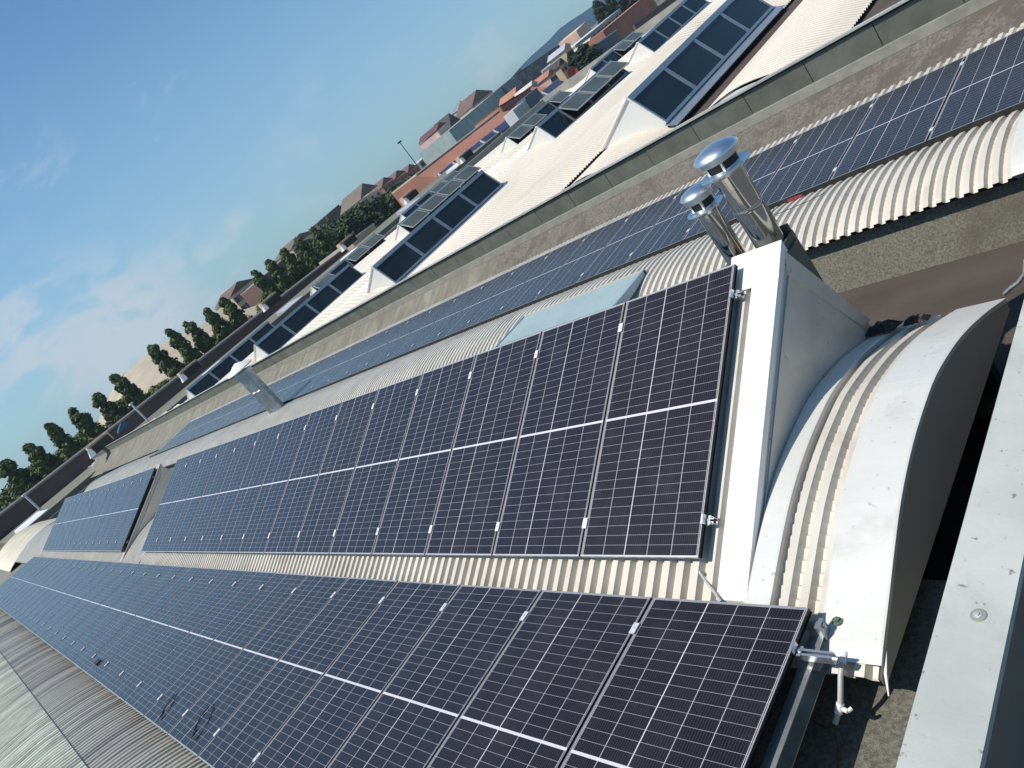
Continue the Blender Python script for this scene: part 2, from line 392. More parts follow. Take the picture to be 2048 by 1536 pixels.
# ---- dormers carrying the panel row (sloped top, steep back)
TB = math.tan(.46)
def zB(y): return -2.946 + (y - 2.562) * TB - .112
def dormer(x0, x1, vm=None):
    d = thing_part = obj('dormer', [(x1, 4.50, zB(4.50) - .03), (x0, 4.50, zB(4.50) - .03), (x0, 5.06, -3.2), (x1, 5.06, -3.2)], [(0, 1, 2, 3)], M_flash, NB)
    ribbed('ribbed_top', [(2.385, zB(2.385)), (3.0, zB(3.0)), (4.0, zB(4.0)), (4.50, zB(4.50))], x1 + .02, x0 - .20, PITCH, RH, .6, M_sheet, d)
    # white verge strip and ridge cap
    m = MB(); y0, y1 = 2.392, 4.63
    m.hexa([(x0 - .22, y0, zB(y0) - .05), (x0, y0, zB(y0) - .05), (x0, y1, zB(y1) - .05), (x0 - .22, y1, zB(y1) - .05),
            (x0 - .22, y0, zB(y0) + .012), (x0, y0, zB(y0) + .012), (x0, y1, zB(y1) + .012), (x0 - .22, y1, zB(y1) + .012)])
    m.build('verge_strip', vm or M_white, d, bevel=.004)
    m = MB(); ya = 4.38
    xl = x0 - .42
    m.hexa([(xl, ya, zB(ya) + .012), (x0 + .006, ya, zB(ya) + .012), (x0 + .006, 4.66, zB(4.66) - .06), (xl, 4.66, zB(4.66) - .06),
            (xl, ya, zB(ya) + .02), (x0 + .006, ya, zB(ya) + .02), (x0 + .006, 4.66, zB(4.66) + .03), (xl, 4.66, zB(4.66) + .03)])
    m.build('ridge_cap', vm or M_white, d)
    # triangular cheek following the vault, with standing seams
    P = [p for p in resample(V1, .12) if 2.40 < p.x < 5.13]
    for xx, sgn in ((x0 - .004, 1), (x1 + .004, -1)):
        m = MB(); m.poly([(xx, 2.40, zB(2.40) - .03), (xx, 4.62, zB(4.62) - .03), (xx, 5.11, -3.10)] + [(xx, p.x, p.y - .05) for p in reversed(P)])
        c = m.build('cheek', M_cheek, d)
        if sgn > 0:
            s = MB()
            s.tube([(xx + .01, 2.55, zB(2.55) - .075), (xx + .01, 4.50, zB(4.50) - .10)], .006, 6)
            s.build('blue_seam', mat('blue_edge', (.16, .30, .40), .4), c)
            s = MB()
            s.hexa([(xx - .004, 4.50, zB(4.50) - .10), (xx + .012, 4.50, zB(4.50) - .10), (xx + .012, 5.00, -3.06), (xx - .004, 5.00, -3.06),
                    (xx - .004, 4.62, zB(4.62) - .02), (xx + .012, 4.62, zB(4.62) - .02), (xx + .012, 5.14, -3.10), (xx - .004, 5.14, -3.10)])
            s.build('edge_trim', M_cheek, c)
    return d
d1 = dormer(-2.885, -19.0)
d2 = dormer(-20.97, -37.0, M_face)
# crumpled black sealing sheet at the foot of the first dormer
rb = random.Random(5); m = MB()
pts = [(-2.86, 5.02, -3.10), (-2.80, 5.08, -3.10), (-2.70, 5.10, -3.13), (-2.60, 5.06, -3.11), (-2.50, 5.10, -3.13), (-2.42, 5.05, -3.12)]
def crumple(m, c, sx, sy, sz, seed):
    rn = random.Random(seed); nu, nv = 12, 9; n0 = len(m.v)
    for j in range(nv):
        for i in range(nu):
            u, v = i / (nu - 1) * 2 - 1, j / (nv - 1) * 2 - 1
            h = max(0, 1 - u * u) ** .5 * max(0, 1 - v * v) ** .5
            m.v.append((c[0] + u * sx + rn.uniform(-.006, .006), c[1] + v * sy + rn.uniform(-.006, .006), c[2] - v * sy * .28 + h * sz * rn.uniform(.45, 1.2)))
    for j in range(nv - 1):
        for i in range(nu - 1): k = n0 + j * nu + i; m.f.append((k, k + 1, k + nu + 1, k + nu))
crumple(m, (-2.78, 5.06, -3.16), .12, .10, .07, 3); crumple(m, (-2.54, 5.10, -3.18), .09, .06, .06, 5)
m.build('sealing_sheet', M_black, d1)
MB().tube([(-2.026, 2.20, -3.20), (-2.020, 2.10, -3.24), (-2.012, 2.02, -3.30)], [.004, .010, .004], 6).build('lap_edge', M_white, v1)
# ---- gutters and slabs
m = MB()
m.quad((-60, -.3, -3.5), (-1.385, -.3, -3.5), (-1.385, 2.9, -3.5), (-60, 2.9, -3.5)); m.build('gutter_floor', M_bit, NB)
m = MB(); m.box((-60, 2.30, -3.49), (-2.20, 2.40, -3.26)); m.box((-60, 7.345, -3.9), (-1.98, 7.40, -3.30))
m.box((-46, 5.0, -3.95), (-2.2, 5.1, -3.36)); m.box((-46, 2.4, -3.52), (-2.2, 5.0, -3.45)); m.build('kerb', M_dark, NB)
m = MB()  # slate bitumen slope below the second vault, brown gutter bottom
XR = -1.2
def strip(m, x0, x1, pr):
    for (ya, za), (yb, zb) in zip(pr[:-1], pr[1:]): m.quad((x0, ya, za), (x1, ya, za), (x1, yb, zb), (x0, yb, zb))
strip(m, -52, XR, [(7.165, -3.886), (7.25, -3.62), (7.34, -3.36)]); m.build('gutter_slope', M_bit, NB)
m = MB(); strip(m, -60, XR, [(4.75, -3.90), (5.7, -3.90), (7.17, -3.888)]); m.build('brown_gutter', M_brown, NB)
# ---- second vault: flat ribbed deck below the back row of panels
ribbed('ribbed_deck', [(8.47, -3.185), (9.5, -3.165), (11.12, -3.145)], -38.8, XE, PITCH, .034, .8, M_sheet, NB)
m = MB(); m.box((-38.8, 8.476, -3.215), (-1.9, 8.50, -3.112)); m.build('panel_gap_shade', M_dark, NB)  # dark strip painting the shadow gap under the back row's front edge
# ---- bitumen slope, upstand and long parapet towards the white building
m = MB(); strip(m, -14.2, XR, [(10.3, -3.60), (11.0, -3.46), (11.7, -3.25), (12.17, -3.03)]); m.build('mossy_slope', M_moss, NB)
m = MB(); strip(m, -70, -14.2, [(10.3, -3.60), (11.0, -3.46), (11.7, -3.25), (12.17, -3.03)]); m.build('grey_slope', mat('streaked_grey_bitumen', (.205, .20, .165), .92, 0, .22, 2.0, .5, 90, col2=(.15, .135, .11), c2s=.8, c2t=(.45, .65), stretch=(2.5, .6, 1)), NB)
m = MB(); strip(m, -70, XR, [(12.168, -3.026), (12.215, -2.885), (12.25, -2.86)]); m.build('upstand_strip', M_bitl, NB)
m = MB(); rnd = random.Random(2)
x = XR
while x > -70:
    w = 1.12; a, b = x, x - w + .012
    m.hexa([(b, 12.235, -2.95), (a, 12.235, -2.95), (a, 12.45, -2.95), (b, 12.45, -2.95), (b, 12.235 + rnd.uniform(-.008, .008), -2.475), (a, 12.235 + rnd.uniform(-.008, .008), -2.475), (a, 12.45, -2.475), (b, 12.45, -2.475)])
    x -= w
m.box((-70, 12.27, -3.6), (XR, 12.44, -2.50)); m.build('parapet_wall', M_bitw, NB)
m = MB(); m.box((-70, 12.222, -2.492), (XR, 12.232, -2.43)); m.build('coping_shade', M_dark, NB)  # dark band painting the shadow below the coping overhang
m = MB(); x = XR
while x > -70:
    m.hexa([(x - 2.996, 12.19, -2.455), (x, 12.19, -2.455), (x, 12.42, -2.472), (x - 2.996, 12.42, -2.472), (x - 2.996, 12.19, -2.425), (x, 12.19, -2.425), (x, 12.42, -2.452), (x - 2.996, 12.42, -2.452)]); x -= 3.0
m.build('coping', M_coping, NB)
# ---- side parapet next to the camera, coping, outer roof
m = MB(); m.box((-1.385, -6, -3.6), (-1.22, 12.2, -2.503)); m.hexa([(-1.95, -.3, -3.6), (-1.385, -.3, -3.6), (-1.385, 2.4, -3.6), (-1.95, 2.4, -3.6), (-1.94, -.3, -3.495), (-1.385, -.3, -3.25), (-1.385, 2.4, -3.25), (-1.94, 2.4, -3.495)]); m.build('side_parapet', M_bitw, NB)
m = MB(); m.hexa([(-1.405, -6, -2.5), (-1.168, -6, -2.5), (-1.168, 12.6, -2.5), (-1.405, 12.6, -2.5), (-1.405, -6, -2.452), (-1.168, -6, -2.47), (-1.168, 12.6, -2.47), (-1.405, 12.6, -2.452)])
side = m.build('side_coping', M_coping, NB)
m = MB(); m.box((-1.40, -6, -2.502), (-1.170, 12.6, -2.496)); m.box((-1.215, -6, -2.85), (-1.180, 12.6, -2.5)); m.build('coping_fascia', mat('brown_grey_fascia', (.20, .165, .13), .7, 0, .1, 2), NB)
screw(side, -1.272, 1.885, -2.460, .0085, M_bolt)
MB().lathe((-1.272, 1.885, -2.4615), [(0.0, .0025), (.014, .0025), (.026, .002), (.030, .0)], 20).build('washer', mat('dirty_sealant', (.25, .26, .23), .7), side)
m = MB(); m.quad((-1.20, -6, -2.78), (8, -6, -2.78), (8, 12.6, -2.78), (-1.20, 12.6, -2.78)); m.build('chip_roof', M_grav, NB)
# ---- the older vault in the foreground
v0 = ribbed('old_vault_roof', V0[4:], -60, -2.0, PITCH, .034, .12, M_old, NB, jit=.004)
ribbed('lichen_sheets', [(y, z + .03) for y, z in V0[:5]] + [(-0.60, -2.985)], -60, -2.0, PITCH, .034, .2, M_lich, NB, jit=.004)
# ---- walls and end of the building
m = MB(); m.box((-60.2, -6, GZ), (-60.0, 12.2, -3.55)); m.box((-60.2, -6, GZ), (8, -5.8, -3.4)); m.box((8, -6, GZ), (8.2, 12.6, -2.8)); m.build('outer_wall', M_conc, NB)
m = MB(); m.box((-60, -5.8, -4.15), (8, 12.2, -4.05)); m.build('roof_slab', M_dark, NB)
# curved fibre sheets where the first vault ends, seen beyond the second dormer
V1b = [(1.6, -3.45), (2.0, -3.28), (2.7, -3.06), (3.4, -2.93), (3.9, -2.90), (4.5, -2.99), (5.3, -3.28)]
M_yel = mat('cream_end_sheet', (.62, .56, .43), .45, 0, .08, .8, col2=(.5, .43, .31), c2s=.7, c2t=(.5, .7))
ribbed('end_vault', V1b, -59.9, -46.2, .25, .03, .2, M_yel, NB)
smooth_sheet('end_cap', V1b, -46.3, -45.9, .03, .15, M_flash, NB)

# ---- glazed hatch lying on the second vault
rw = thing('roof_hatch', 'blue grey plastic roof hatch lying on the ribbed vault between two panel rows', 'skylight')
m = MB(); A = [(-9.47, 6.95, -3.035), (-6.86, 6.92, -3.030), (-6.86, 7.75, -3.055), (-9.47, 7.75, -3.055)]
m.hexa([(x, y, z - .014) for x, y, z in A] + A); m.build('pane', M_poly, rw)
m = MB(); m.hexa([(-9.52, 7.75, -3.13), (-6.81, 7.75, -3.13), (-6.81, 7.80, -3.13), (-9.52, 7.80, -3.13), (-9.52, 7.75, -3.045), (-6.81, 7.75, -3.045), (-6.81, 7.80, -3.045), (-9.52, 7.80, -3.045)]).build('top_rail', mat('pale_grey_rail', (.45, .44, .38), .5), rw)
for x in (-9.50, -6.83):
    m = MB(); m.hexa([(x - .02, 6.93, -3.16), (x + .02, 6.93, -3.16), (x + .02, 7.78, -3.12), (x - .02, 7.78, -3.12), (x - .02, 6.93, -3.022), (x + .02, 6.93, -3.022), (x + .02, 7.78, -3.042), (x - .02, 7.78, -3.042)])
    m.build('side_rail', mat('blue_grey_rail', (.30, .42, .50), .35, .3), rw)

# ================================================================== SOLAR PANELS
PW, PL, PP, FH = 1.098, 2.176, 1.118, .033
def fr_mesh():
    m = MB(); t = .012; q = .005
    m.box((0, 0, -FH), (PW, t, 0)); m.box((0, PL - t, -FH), (PW, PL, 0)); m.box((0, t, -FH), (q, PL - t, 0)); m.box((PW - q, t, -FH), (PW, PL - t, 0))
    return m
def make_panel(name, cl=(.885, .115)):
    t = thing(name, '', 'solar panel')
    fr = fr_mesh().build('frame', [M_frame, M_sideshade], t)
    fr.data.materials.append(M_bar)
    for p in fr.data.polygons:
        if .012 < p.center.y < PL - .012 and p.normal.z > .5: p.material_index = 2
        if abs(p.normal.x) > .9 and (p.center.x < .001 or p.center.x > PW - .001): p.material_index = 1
    g_ = MB(); g_.quad((.005, .012, -.004), (PW - .005, .012, -.004), (PW - .005, PL - .012, -.004), (.005, PL - .012, -.004)); g_.build('cell_sheet', M_cells, t)
    k_ = MB(); k_.quad((-.0095, .004, -.029), (PW + .0095, .004, -.029), (PW + .0095, PL - .004, -.029), (-.0095, PL - .004, -.029)); k_.build('back_sheet_gap_shade', M_black, t)  # panel back, widened in black to paint the shadow in the seams
    return t
def clamp_mesh(w=.046):
    m = MB(); m.box((-w / 2, -.040, .004), (w / 2, .040, .0085)); m.box((-.006, -.036, -.03), (.006, .036, .002))
    m.lathe((0, 0, .0085), [(.0075, 0), (.0075, .005), (0, .005)], 8); return m
CL = clamp_mesh().build('clamp', M_clamp); clamp_data = CL.data; bpy.data.objects.remove(CL)
ORD = ['nearest', 'second', 'third', 'fourth', 'fifth', 'sixth', 'seventh', 'eighth', 'ninth', 'tenth', 'eleventh', 'twelfth', 'thirteenth', 'fourteenth', 'fifteenth', 'sixteenth', 'seventeenth',
       'eighteenth', 'nineteenth', 'twentieth', 'twenty first', 'twenty second', 'twenty third', 'twenty fourth', 'twenty fifth', 'twenty sixth', 'twenty seventh', 'twenty eighth', 'twenty ninth', 'thirtieth',
       'thirty first', 'thirty second', 'thirty third', 'thirty fourth']
proto = make_panel('solar_panel'); used = [False]; rp = random.Random(11)
for t_ in (.885, .115):
    c = bpy.data.objects.new('clamp', clamp_data); COL.objects.link(c); c.parent = proto; c.location = (PW + .010, PL * (1 - t_), 0)
def row(n, x0, ytop, ztop, ang, where, group):
    yb = ytop - math.cos(ang) * PL; zb = ztop - math.sin(ang) * PL; panels = []
    for i in range(n):
        x = x0 - i * PP - PW
        if not used[0]: p = proto; used[0] = True
        else: p = dup(proto, (0, 0, 0))
        p.location = (x, yb, zb); p.rotation_euler = (ang + rp.uniform(-.0006, .0006), rp.uniform(-.0006, .0006), 0)
        p['label'] = '%s dark solar panel %s' % ((ORD[i] + ' from the right,') if i else 'rightmost', where); p['group'] = group
        panels.append(p)
    return panels
rowA = row(32, -2.39, 2.297, -3.0246, -.0104, 'in the lowest row beside the gutter', 'solar panels in the lowest row')
rowB = row(14, -3.207, 4.5116, -1.9783, .46, 'in the tilted middle row on the first dormer', 'solar panels in the tilted middle row')
rowb = row(14, -21.03, 4.5116, -1.9783, .46, 'in the far tilted group beyond the roof gap', 'solar panels in the far tilted group')
rowC = row(32, -3.2113 + 1 * PP, 10.655, -3.0739, .0167, 'in the back row below the parapet', 'solar panels in the back row')
# mounting rails (continuous below each row), near ends show
def rail_mesh(L, w=.04, h=.04):
    m = MB(); t = .004
    m.box((-L, -w / 2, 0), (0, -w / 2 + t, h)); m.box((-L, w / 2 - t, 0), (0, w / 2, h)); m.box((-L, -w / 2, -t), (0, w / 2, 0))
    m.box((-L, -w / 2, h), (0, -w / 2 + .013, h + t)); m.box((-L, w / 2 - .013, h), (0, w / 2, h + t)); return m
def rail(x1, L, y, z, ang, label, ext=0):
    o = rail_mesh(L).build('mounting_rail', M_alu); o.location = (x1, y, z); o.rotation_euler = (ang, 0, 0); return tag(o, label, 'rail')
def onrow(ytop, ztop, ang, t, dn): s = PL * t; return ytop - math.cos(ang) * s + math.sin(ang) * dn, ztop - math.sin(ang) * s - math.cos(ang) * dn
y, z = onrow(2.297, -3.0246, -.0104, .115, FH + .046); rail(-2.19, 36.0, y, z, 0, 'bright aluminium rail sticking out at the corner of the lowest panel row')
y, z = onrow(2.297, -3.0246, -.0104, .885, FH + .046); rail(-2.34, 35.8, y, z, 0, 'aluminium rail under the camera side edge of the lowest panel row')
for t, nm in ((.115, 'upper'), (.885, 'lower')):
    y, z = onrow(4.5116, -1.9783, .46, t, FH + .046); rail(-3.15, 15.8, y, z, .46, '%s aluminium rail with end bracket under the tilted middle panels' % nm)
    rail(-20.98, 15.8, y, z, .46, '%s aluminium rail under the far tilted group of panels' % nm)
    y, z = onrow(10.655, -3.0739, .0167, t, FH + .0)
for p in (rowA[0], rowB[0], rowb[0]):
    for c in list(p.children):
        if c.name.startswith('clamp'): bpy.data.objects.remove(c)
# end clamps with bolts at the near corner of the tilted row (belong to its first panel)
for t in (.115, .885):
    m = MB(); m.box((-.012, -.032, .0015), (.006, .032, .005)); m.box((.003, -.032, -.034), (.006, .032, .005)); m.box((.006, -.032, -.037), (.03, .032, -.033)); m.box((.028, -.026, -.05), (.045, -.014, -.018)); m.box((.028, .014, -.05), (.045, .026, -.018))
    m.lathe((.016, 0, -.033), [(.008, 0), (.008, .007), (.0, .007)], 8)
    o = m.build('end_clamp', M_alu, rowB[0]); o.location = (PW, PL * (1 - t), 0)
m = MB(); m.box((-.014, -.03, .0015), (.006, .03, .005)); m.box((.003, -.03, -.034), (.006, .03, .005)); m.box((.006, -.03, -.035), (.032, .03, -.031)); m.lathe((.018, 0, -.031), [(.008, 0), (.008, .007), (.0, .007)], 8)
o = m.build('end_clamp', M_alu, rowA[0]); o.location = (PW, PL * (1 - .115), 0)
# steel cross beam and bracket under the near end of the lowest row
bt = thing('support_beam', 'galvanised steel beam crossing the gutter under the near edge of the lowest panel row', 'beam')
m = MB(); m.box((-2.40, -.2, -3.245), (-2.325, 2.22, -3.24)); m.box((-2.40, -.2, -3.135), (-2.325, 2.20, -3.130)); m.box((-2.40, -.2, -3.24), (-2.396, 2.21, -3.135)); m.build('channel', M_galv, bt)
m = MB(); m.box((-2.345, 2.20, -3.20), (-2.32, 2.27, -3.07)); m.box((-2.47, 2.22, -3.12), (-2.345, 2.26, -3.09)); m.lathe((-2.315, 2.24, -3.10), [(.012, 0), (.012, .02), (0, .02)], 8); m.build('bracket', M_galv, bt)

# ================================================================== FLUES
def flue(name, label, cx, cy, zb, r, zcol, ztop, band=True):
    t = thing(name, label, 'flue', (cx, cy, zb)); L = zcol - zb
    pr = [(r, 0), (r, L * .52)]
    if band: pr += [(r * 1.05, L * .52), (r * 1.07, L * .54), (r * 1.05, L * .56)]
    pr += [(r, L * .56), (r, L), (r * .9, L), (r * .9, L - .02)]
    MB().lathe((0, 0, 0), pr, 56).build('pipe', M_ss, t, True)
    R = r * 1.74; Rc = r * 1.56; hc = r * .60
    MB().lathe((0, 0, L), [(r, -.055), (R, -.02), (R, -.015), (r * .9, -.026)], 56).build('collar', M_ssb, t, True)
    MB().lathe((0, 0, L), [(r * .93, -.02), (r * .93, .09), (.001, .09)], 40).build('outlet', M_black, t, True)
    m = MB()
    for k in range(4):
        a = k * math.pi / 2 + .5; m.box((math.cos(a) * r * 1.02 - .008, math.sin(a) * r * 1.02 - .008, L - .01), (math.cos(a) * r * 1.02 + .008, math.sin(a) * r * 1.02 + .008, L + .10))
    m.build('strut', M_ssb, t)
    MB().lathe((0, 0, L + .066), [(Rc * .86, .0), (Rc * .87, .045), (Rc, .048), (Rc * .995, .056), (Rc * .85, .056 + hc * .38), (Rc * .6, .056 + hc * .68), (Rc * .3, .056 + hc * .86), (0.001, .056 + hc * .92)], 64).build('cap', M_ssb, t, True)
    MB().lathe((0, 0, .0), [(r * 1.45, 0), (r * 1.45, .006), (r * 1.03, .012), (r * 1.0, .03)], 40).build('base_ring', mat('dull_steel', (.16, .15, .13), .35, .8), t, True)
    return t
flue('flue_pipe', 'taller polished steel flue with domed cap and banded pipe behind the white dormer corner', -3.07, 4.83, -2.13, .112, -1.37, -1.165)
flue('flue_pipe', 'shorter polished steel flue with domed cap, left of the taller one', -3.40, 4.85, -2.13, .086, -1.585, -1.40, band=False)
fb = thing('flue_base_box', 'dark sheet metal box carrying the two steel flues behind the dormer ridge', 'flue base')
MB().box((-3.56, 4.665, -2.6), (-2.945, 4.93, -2.135)).build('body', mat('dark_olive_sheet', (.085, .085, .07), .5, .2, .1, 2), fb, bevel=.004)
m = MB(); m.box((-3.57, 4.655, -2.14), (-2.89, 4.668, -2.118)); m.build('red_seal', mat('red_sealant', (.22, .03, .03), .5), fb)
m = MB(); m.box((-3.16, 4.932, -2.62), (-2.942, 4.944, -2.00)); m.box((-2.943, 4.70, -2.6), (-2.935, 4.944, -2.06)); m.build('side_plate', mat('dark_olive_plate', (.13, .13, .11), .5, .3, .1, 2), fb)
# distant twin chimney
ch = thing('chimney', 'grey galvanised twin chimney with white pointed cap beside the back panel row', 'chimney', (-21.6, 8.15, -3.14))
for dx in (-.16, .16): MB().lathe((dx, 0, 0), [(.19, 0), (.19, .75), (.2, .76), (.2, .80), (.19, .81), (.19, 1.35), (.22, 1.36), (.22, 1.5), (.15, 1.5)], 24).build('pipe', M_galv, ch, True)
MB().box((-.30, -.12, .1), (.30, .12, 1.3)).build('core', M_galv, ch)
MB().lathe((0, 0, 1.55), [(.40, 0), (.42, .03), (.40, .05), (.12, .20), (0.001, .24)], 28).build('cap', M_white, ch, True)
# curved steel pipe at the far corner of the gable
m = MB(); m.tube([(-2.08, 5.50, -3.37), (-2.02, 5.50, -3.33), (-1.96, 5.50, -3.30), (-1.90, 5.50, -3.24), (-1.86, 5.50, -3.14), (-1.80, 5.52, -3.08), (-1.66, 5.56, -3.06)], .015, 12)
tag(m.build('bent_pipe', M_galv, None, True), 'bent galvanised pipe at the far corner of the curved roof end', 'pipe')
# conduit with T piece at the gutter
ct = thing('conduit', 'grey plastic conduit elbow with white joints hanging over the gutter at the curved roof edge', 'conduit')
pc = [(-2.225, 2.16, -3.19), (-2.225, 2.10, -3.20), (-2.228, 2.04, -3.225), (-2.235, 1.99, -3.27), (-2.25, 1.955, -3.32), (-2.27, 1.92, -3.36), (-2.295, 1.885, -3.40)]
MB().tube(pc, .0145, 12).build('pipe', M_pvc, ct, True)
m = MB(); m.tube(pc[0:2], .020, 12); m.build('joint', M_white, ct, True)
m = MB(); m.tube(pc[4:6], .021, 12); m.tube([(-2.26, 1.94, -3.34), (-2.215, 1.93, -3.345)], .013, 10); m.tube([(-2.215, 1.93, -3.345), (-2.20, 1.95, -3.345)], .010, 8); m.build('joint', M_white, ct, True)
m = MB(); m.tube([(-2.30, 1.88, -3.41), (-2.29, 1.80, -3.47), (-2.27, 1.70, -3.488), (-2.28, 1.58, -3.49), (-2.26, 1.46, -3.49), (-2.22, 1.36, -3.49), (-2.17, 1.28, -3.49), (-2.15, 1.1, -3.49)], .0035, 6)
tag(m.build('cable', M_red, None, True), 'thin dark red cable lying on the gutter floor below the conduit', 'cable')
m = MB(); m.tube([(-2.30, 1.88, -3.41), (-2.36, 1.87, -3.45), (-2.44, 1.90, -3.46), (-2.56, 1.95, -3.44)], .0035, 6)
tag(m.build('cable', M_red, None, True), 'thin dark red cable running left in shade under the lowest panel row', 'cable')
m = MB(); m.tube([(-3.40, 2.72, -3.02), (-3.35, 2.64, -3.05), (-3.28, 2.56, -3.075), (-3.20, 2.49, -3.09), (-3.12, 2.43, -3.10), (-3.05, 2.37, -3.12)], .010, 10)
tag(m.build('cable', M_pvc, None, True), 'short grey cable from the corner of the tilted panel row down the ribbed roof', 'cable')
m = MB(); m.tube([(-4.92, 8.25, -3.05), (-4.90, 8.05, -3.07), (-4.82, 7.98, -3.075), (-4.6, 7.98, -3.07), (-4.4, 8.0, -3.075), (-4.22, 8.06, -3.075)], .004, 6)
tag(m.build('cable', M_black, None, True), 'thin wire lying loose on the ribbed vault below the back panels', 'cable')
# loose black cables with connectors on the lowest row
def loop(cx, cy, a, b, rot, lab):
    t = thing('loose_cable', lab, 'cable', (cx, cy, -3.018)); pts = []
    for k in range(22):
        an = -2.9 + 5.2 * k / 21; u, v = a * math.cos(an), b * math.sin(an)
        pts.append((u * math.cos(rot) - v * math.sin(rot), u * math.sin(rot) + v * math.cos(rot), .006 + .012 * abs(math.sin(an * 1.5))))
    MB().tube(pts, .0042, 6).build('wire', M_black, t, True)
    e = Vector(pts[-1]); MB().tube([e, e + Vector((-.03, .05, .0)), e + Vector((-.05, .09, .0))], [.008, .013, .011], 8).build('plug', M_black, t, True)
    return t
loop(-9.72, .33, .19, .07, 2.2, 'smaller black cable loop with plug lying on the lowest panel row')
loop(-8.48, .38, .24, .10, 2.3, 'larger black cable loop with plug lying on the lowest panel row')
tag(MB().box((-14.22, .28, -3.02), (-14.02, .38, -2.985)).tube([(-14.1, .33, -3.0), (-13.95, .42, -3.01)], .01, 6).build('connector', M_black, None), 'small black connector resting on the far part of the lowest row', 'connector')
rk = random.Random(4); m = MB(); c0 = Vector((-2.55, 1.22, -3.485))
m.hexa([(c0.x - .02, c0.y - .015, c0.z - .01), (c0.x + .02, c0.y - .02, c0.z - .01), (c0.x + .018, c0.y + .015, c0.z - .01), (c0.x - .015, c0.y + .02, c0.z - .01), (c0.x - .012, c0.y - .01, c0.z + .015), (c0.x + .012, c0.y - .012, c0.z + .02), (c0.x + .01, c0.y + .01, c0.z + .012), (c0.x - .01, c0.y + .01, c0.z + .018)])
tag(m.build('stone', M_conc), 'small pale stone on the dark gutter floor', 'stone')
tag(MB().box((-4.86, 8.41, -3.15), (-4.66, 8.43, -3.12)).build('red_wrap', M_redp), 'red plastic strip under the edge of the back panel row', 'strip')

# ================================================================== WHITE BUILDING (vaults run away from us)
WB = thing('white_roof_warehouse', 'long warehouse with cream white barrel roofs and dark skylight dormers beyond the parapet', 'warehouse')
ZF = lambda x, y: .0126 * (x + 10.1) - .022 * max(0.0, y - 22)
EAVE = lambda k: -5.5 - 3.95 * k
def wprof(e): return [(e - 2.95, -2.80), (e - 2.6, -2.66), (e - 2.1, -2.50), (e - 1.475, -2.42), (e - .85, -2.50), (e - .35, -2.66), (e, -2.80)]
YE = {}
for k in range(-2, 18):
    e = EAVE(k); y1 = 58.0 if k < 10.5 else 15.4 + .15 * (k - 11)
    pit = .125 if k < 5 else .25
    ymid = 30.0 if y1 > 30 else y1
    v = ribbed('ribbed_vault_roof', wprof(e), 12.46, ymid, pit, .03, .24, M_wroof, WB, swap=True, zfun=ZF)
    if y1 > 30: ribbed('far_sheets', wprof(e), ymid, y1, .4, .03, .5, M_wroof, v, swap=True, zfun=ZF)
    m = MB(); dz_ = ZF(e - 2, 0)
    [m.quad((e - .9, ya, -2.865 + ZF(e - 2, ya)), (e + 1.4, ya, -2.865 + ZF(e - 2, ya)), (e + 1.4, yb, -2.865 + ZF(e - 2, yb)), (e - .9, yb, -2.865 + ZF(e - 2, yb))) for ya, yb in (((12.47, 22), (22, y1)) if y1 > 22 else ((12.47, y1),))]; m.build('gutter', M_rust, WB)
    m = MB(); P_ = [p for p in resample(wprof(e), .3)]
    m.poly([(p.x, 12.455, p.y - .035 + dz_) for p in P_] + [(e, 12.455, -3.0 + dz_), (e - 2.95, 12.455, -3.0 + dz_)]); m.build('end_plate', M_wside, v)
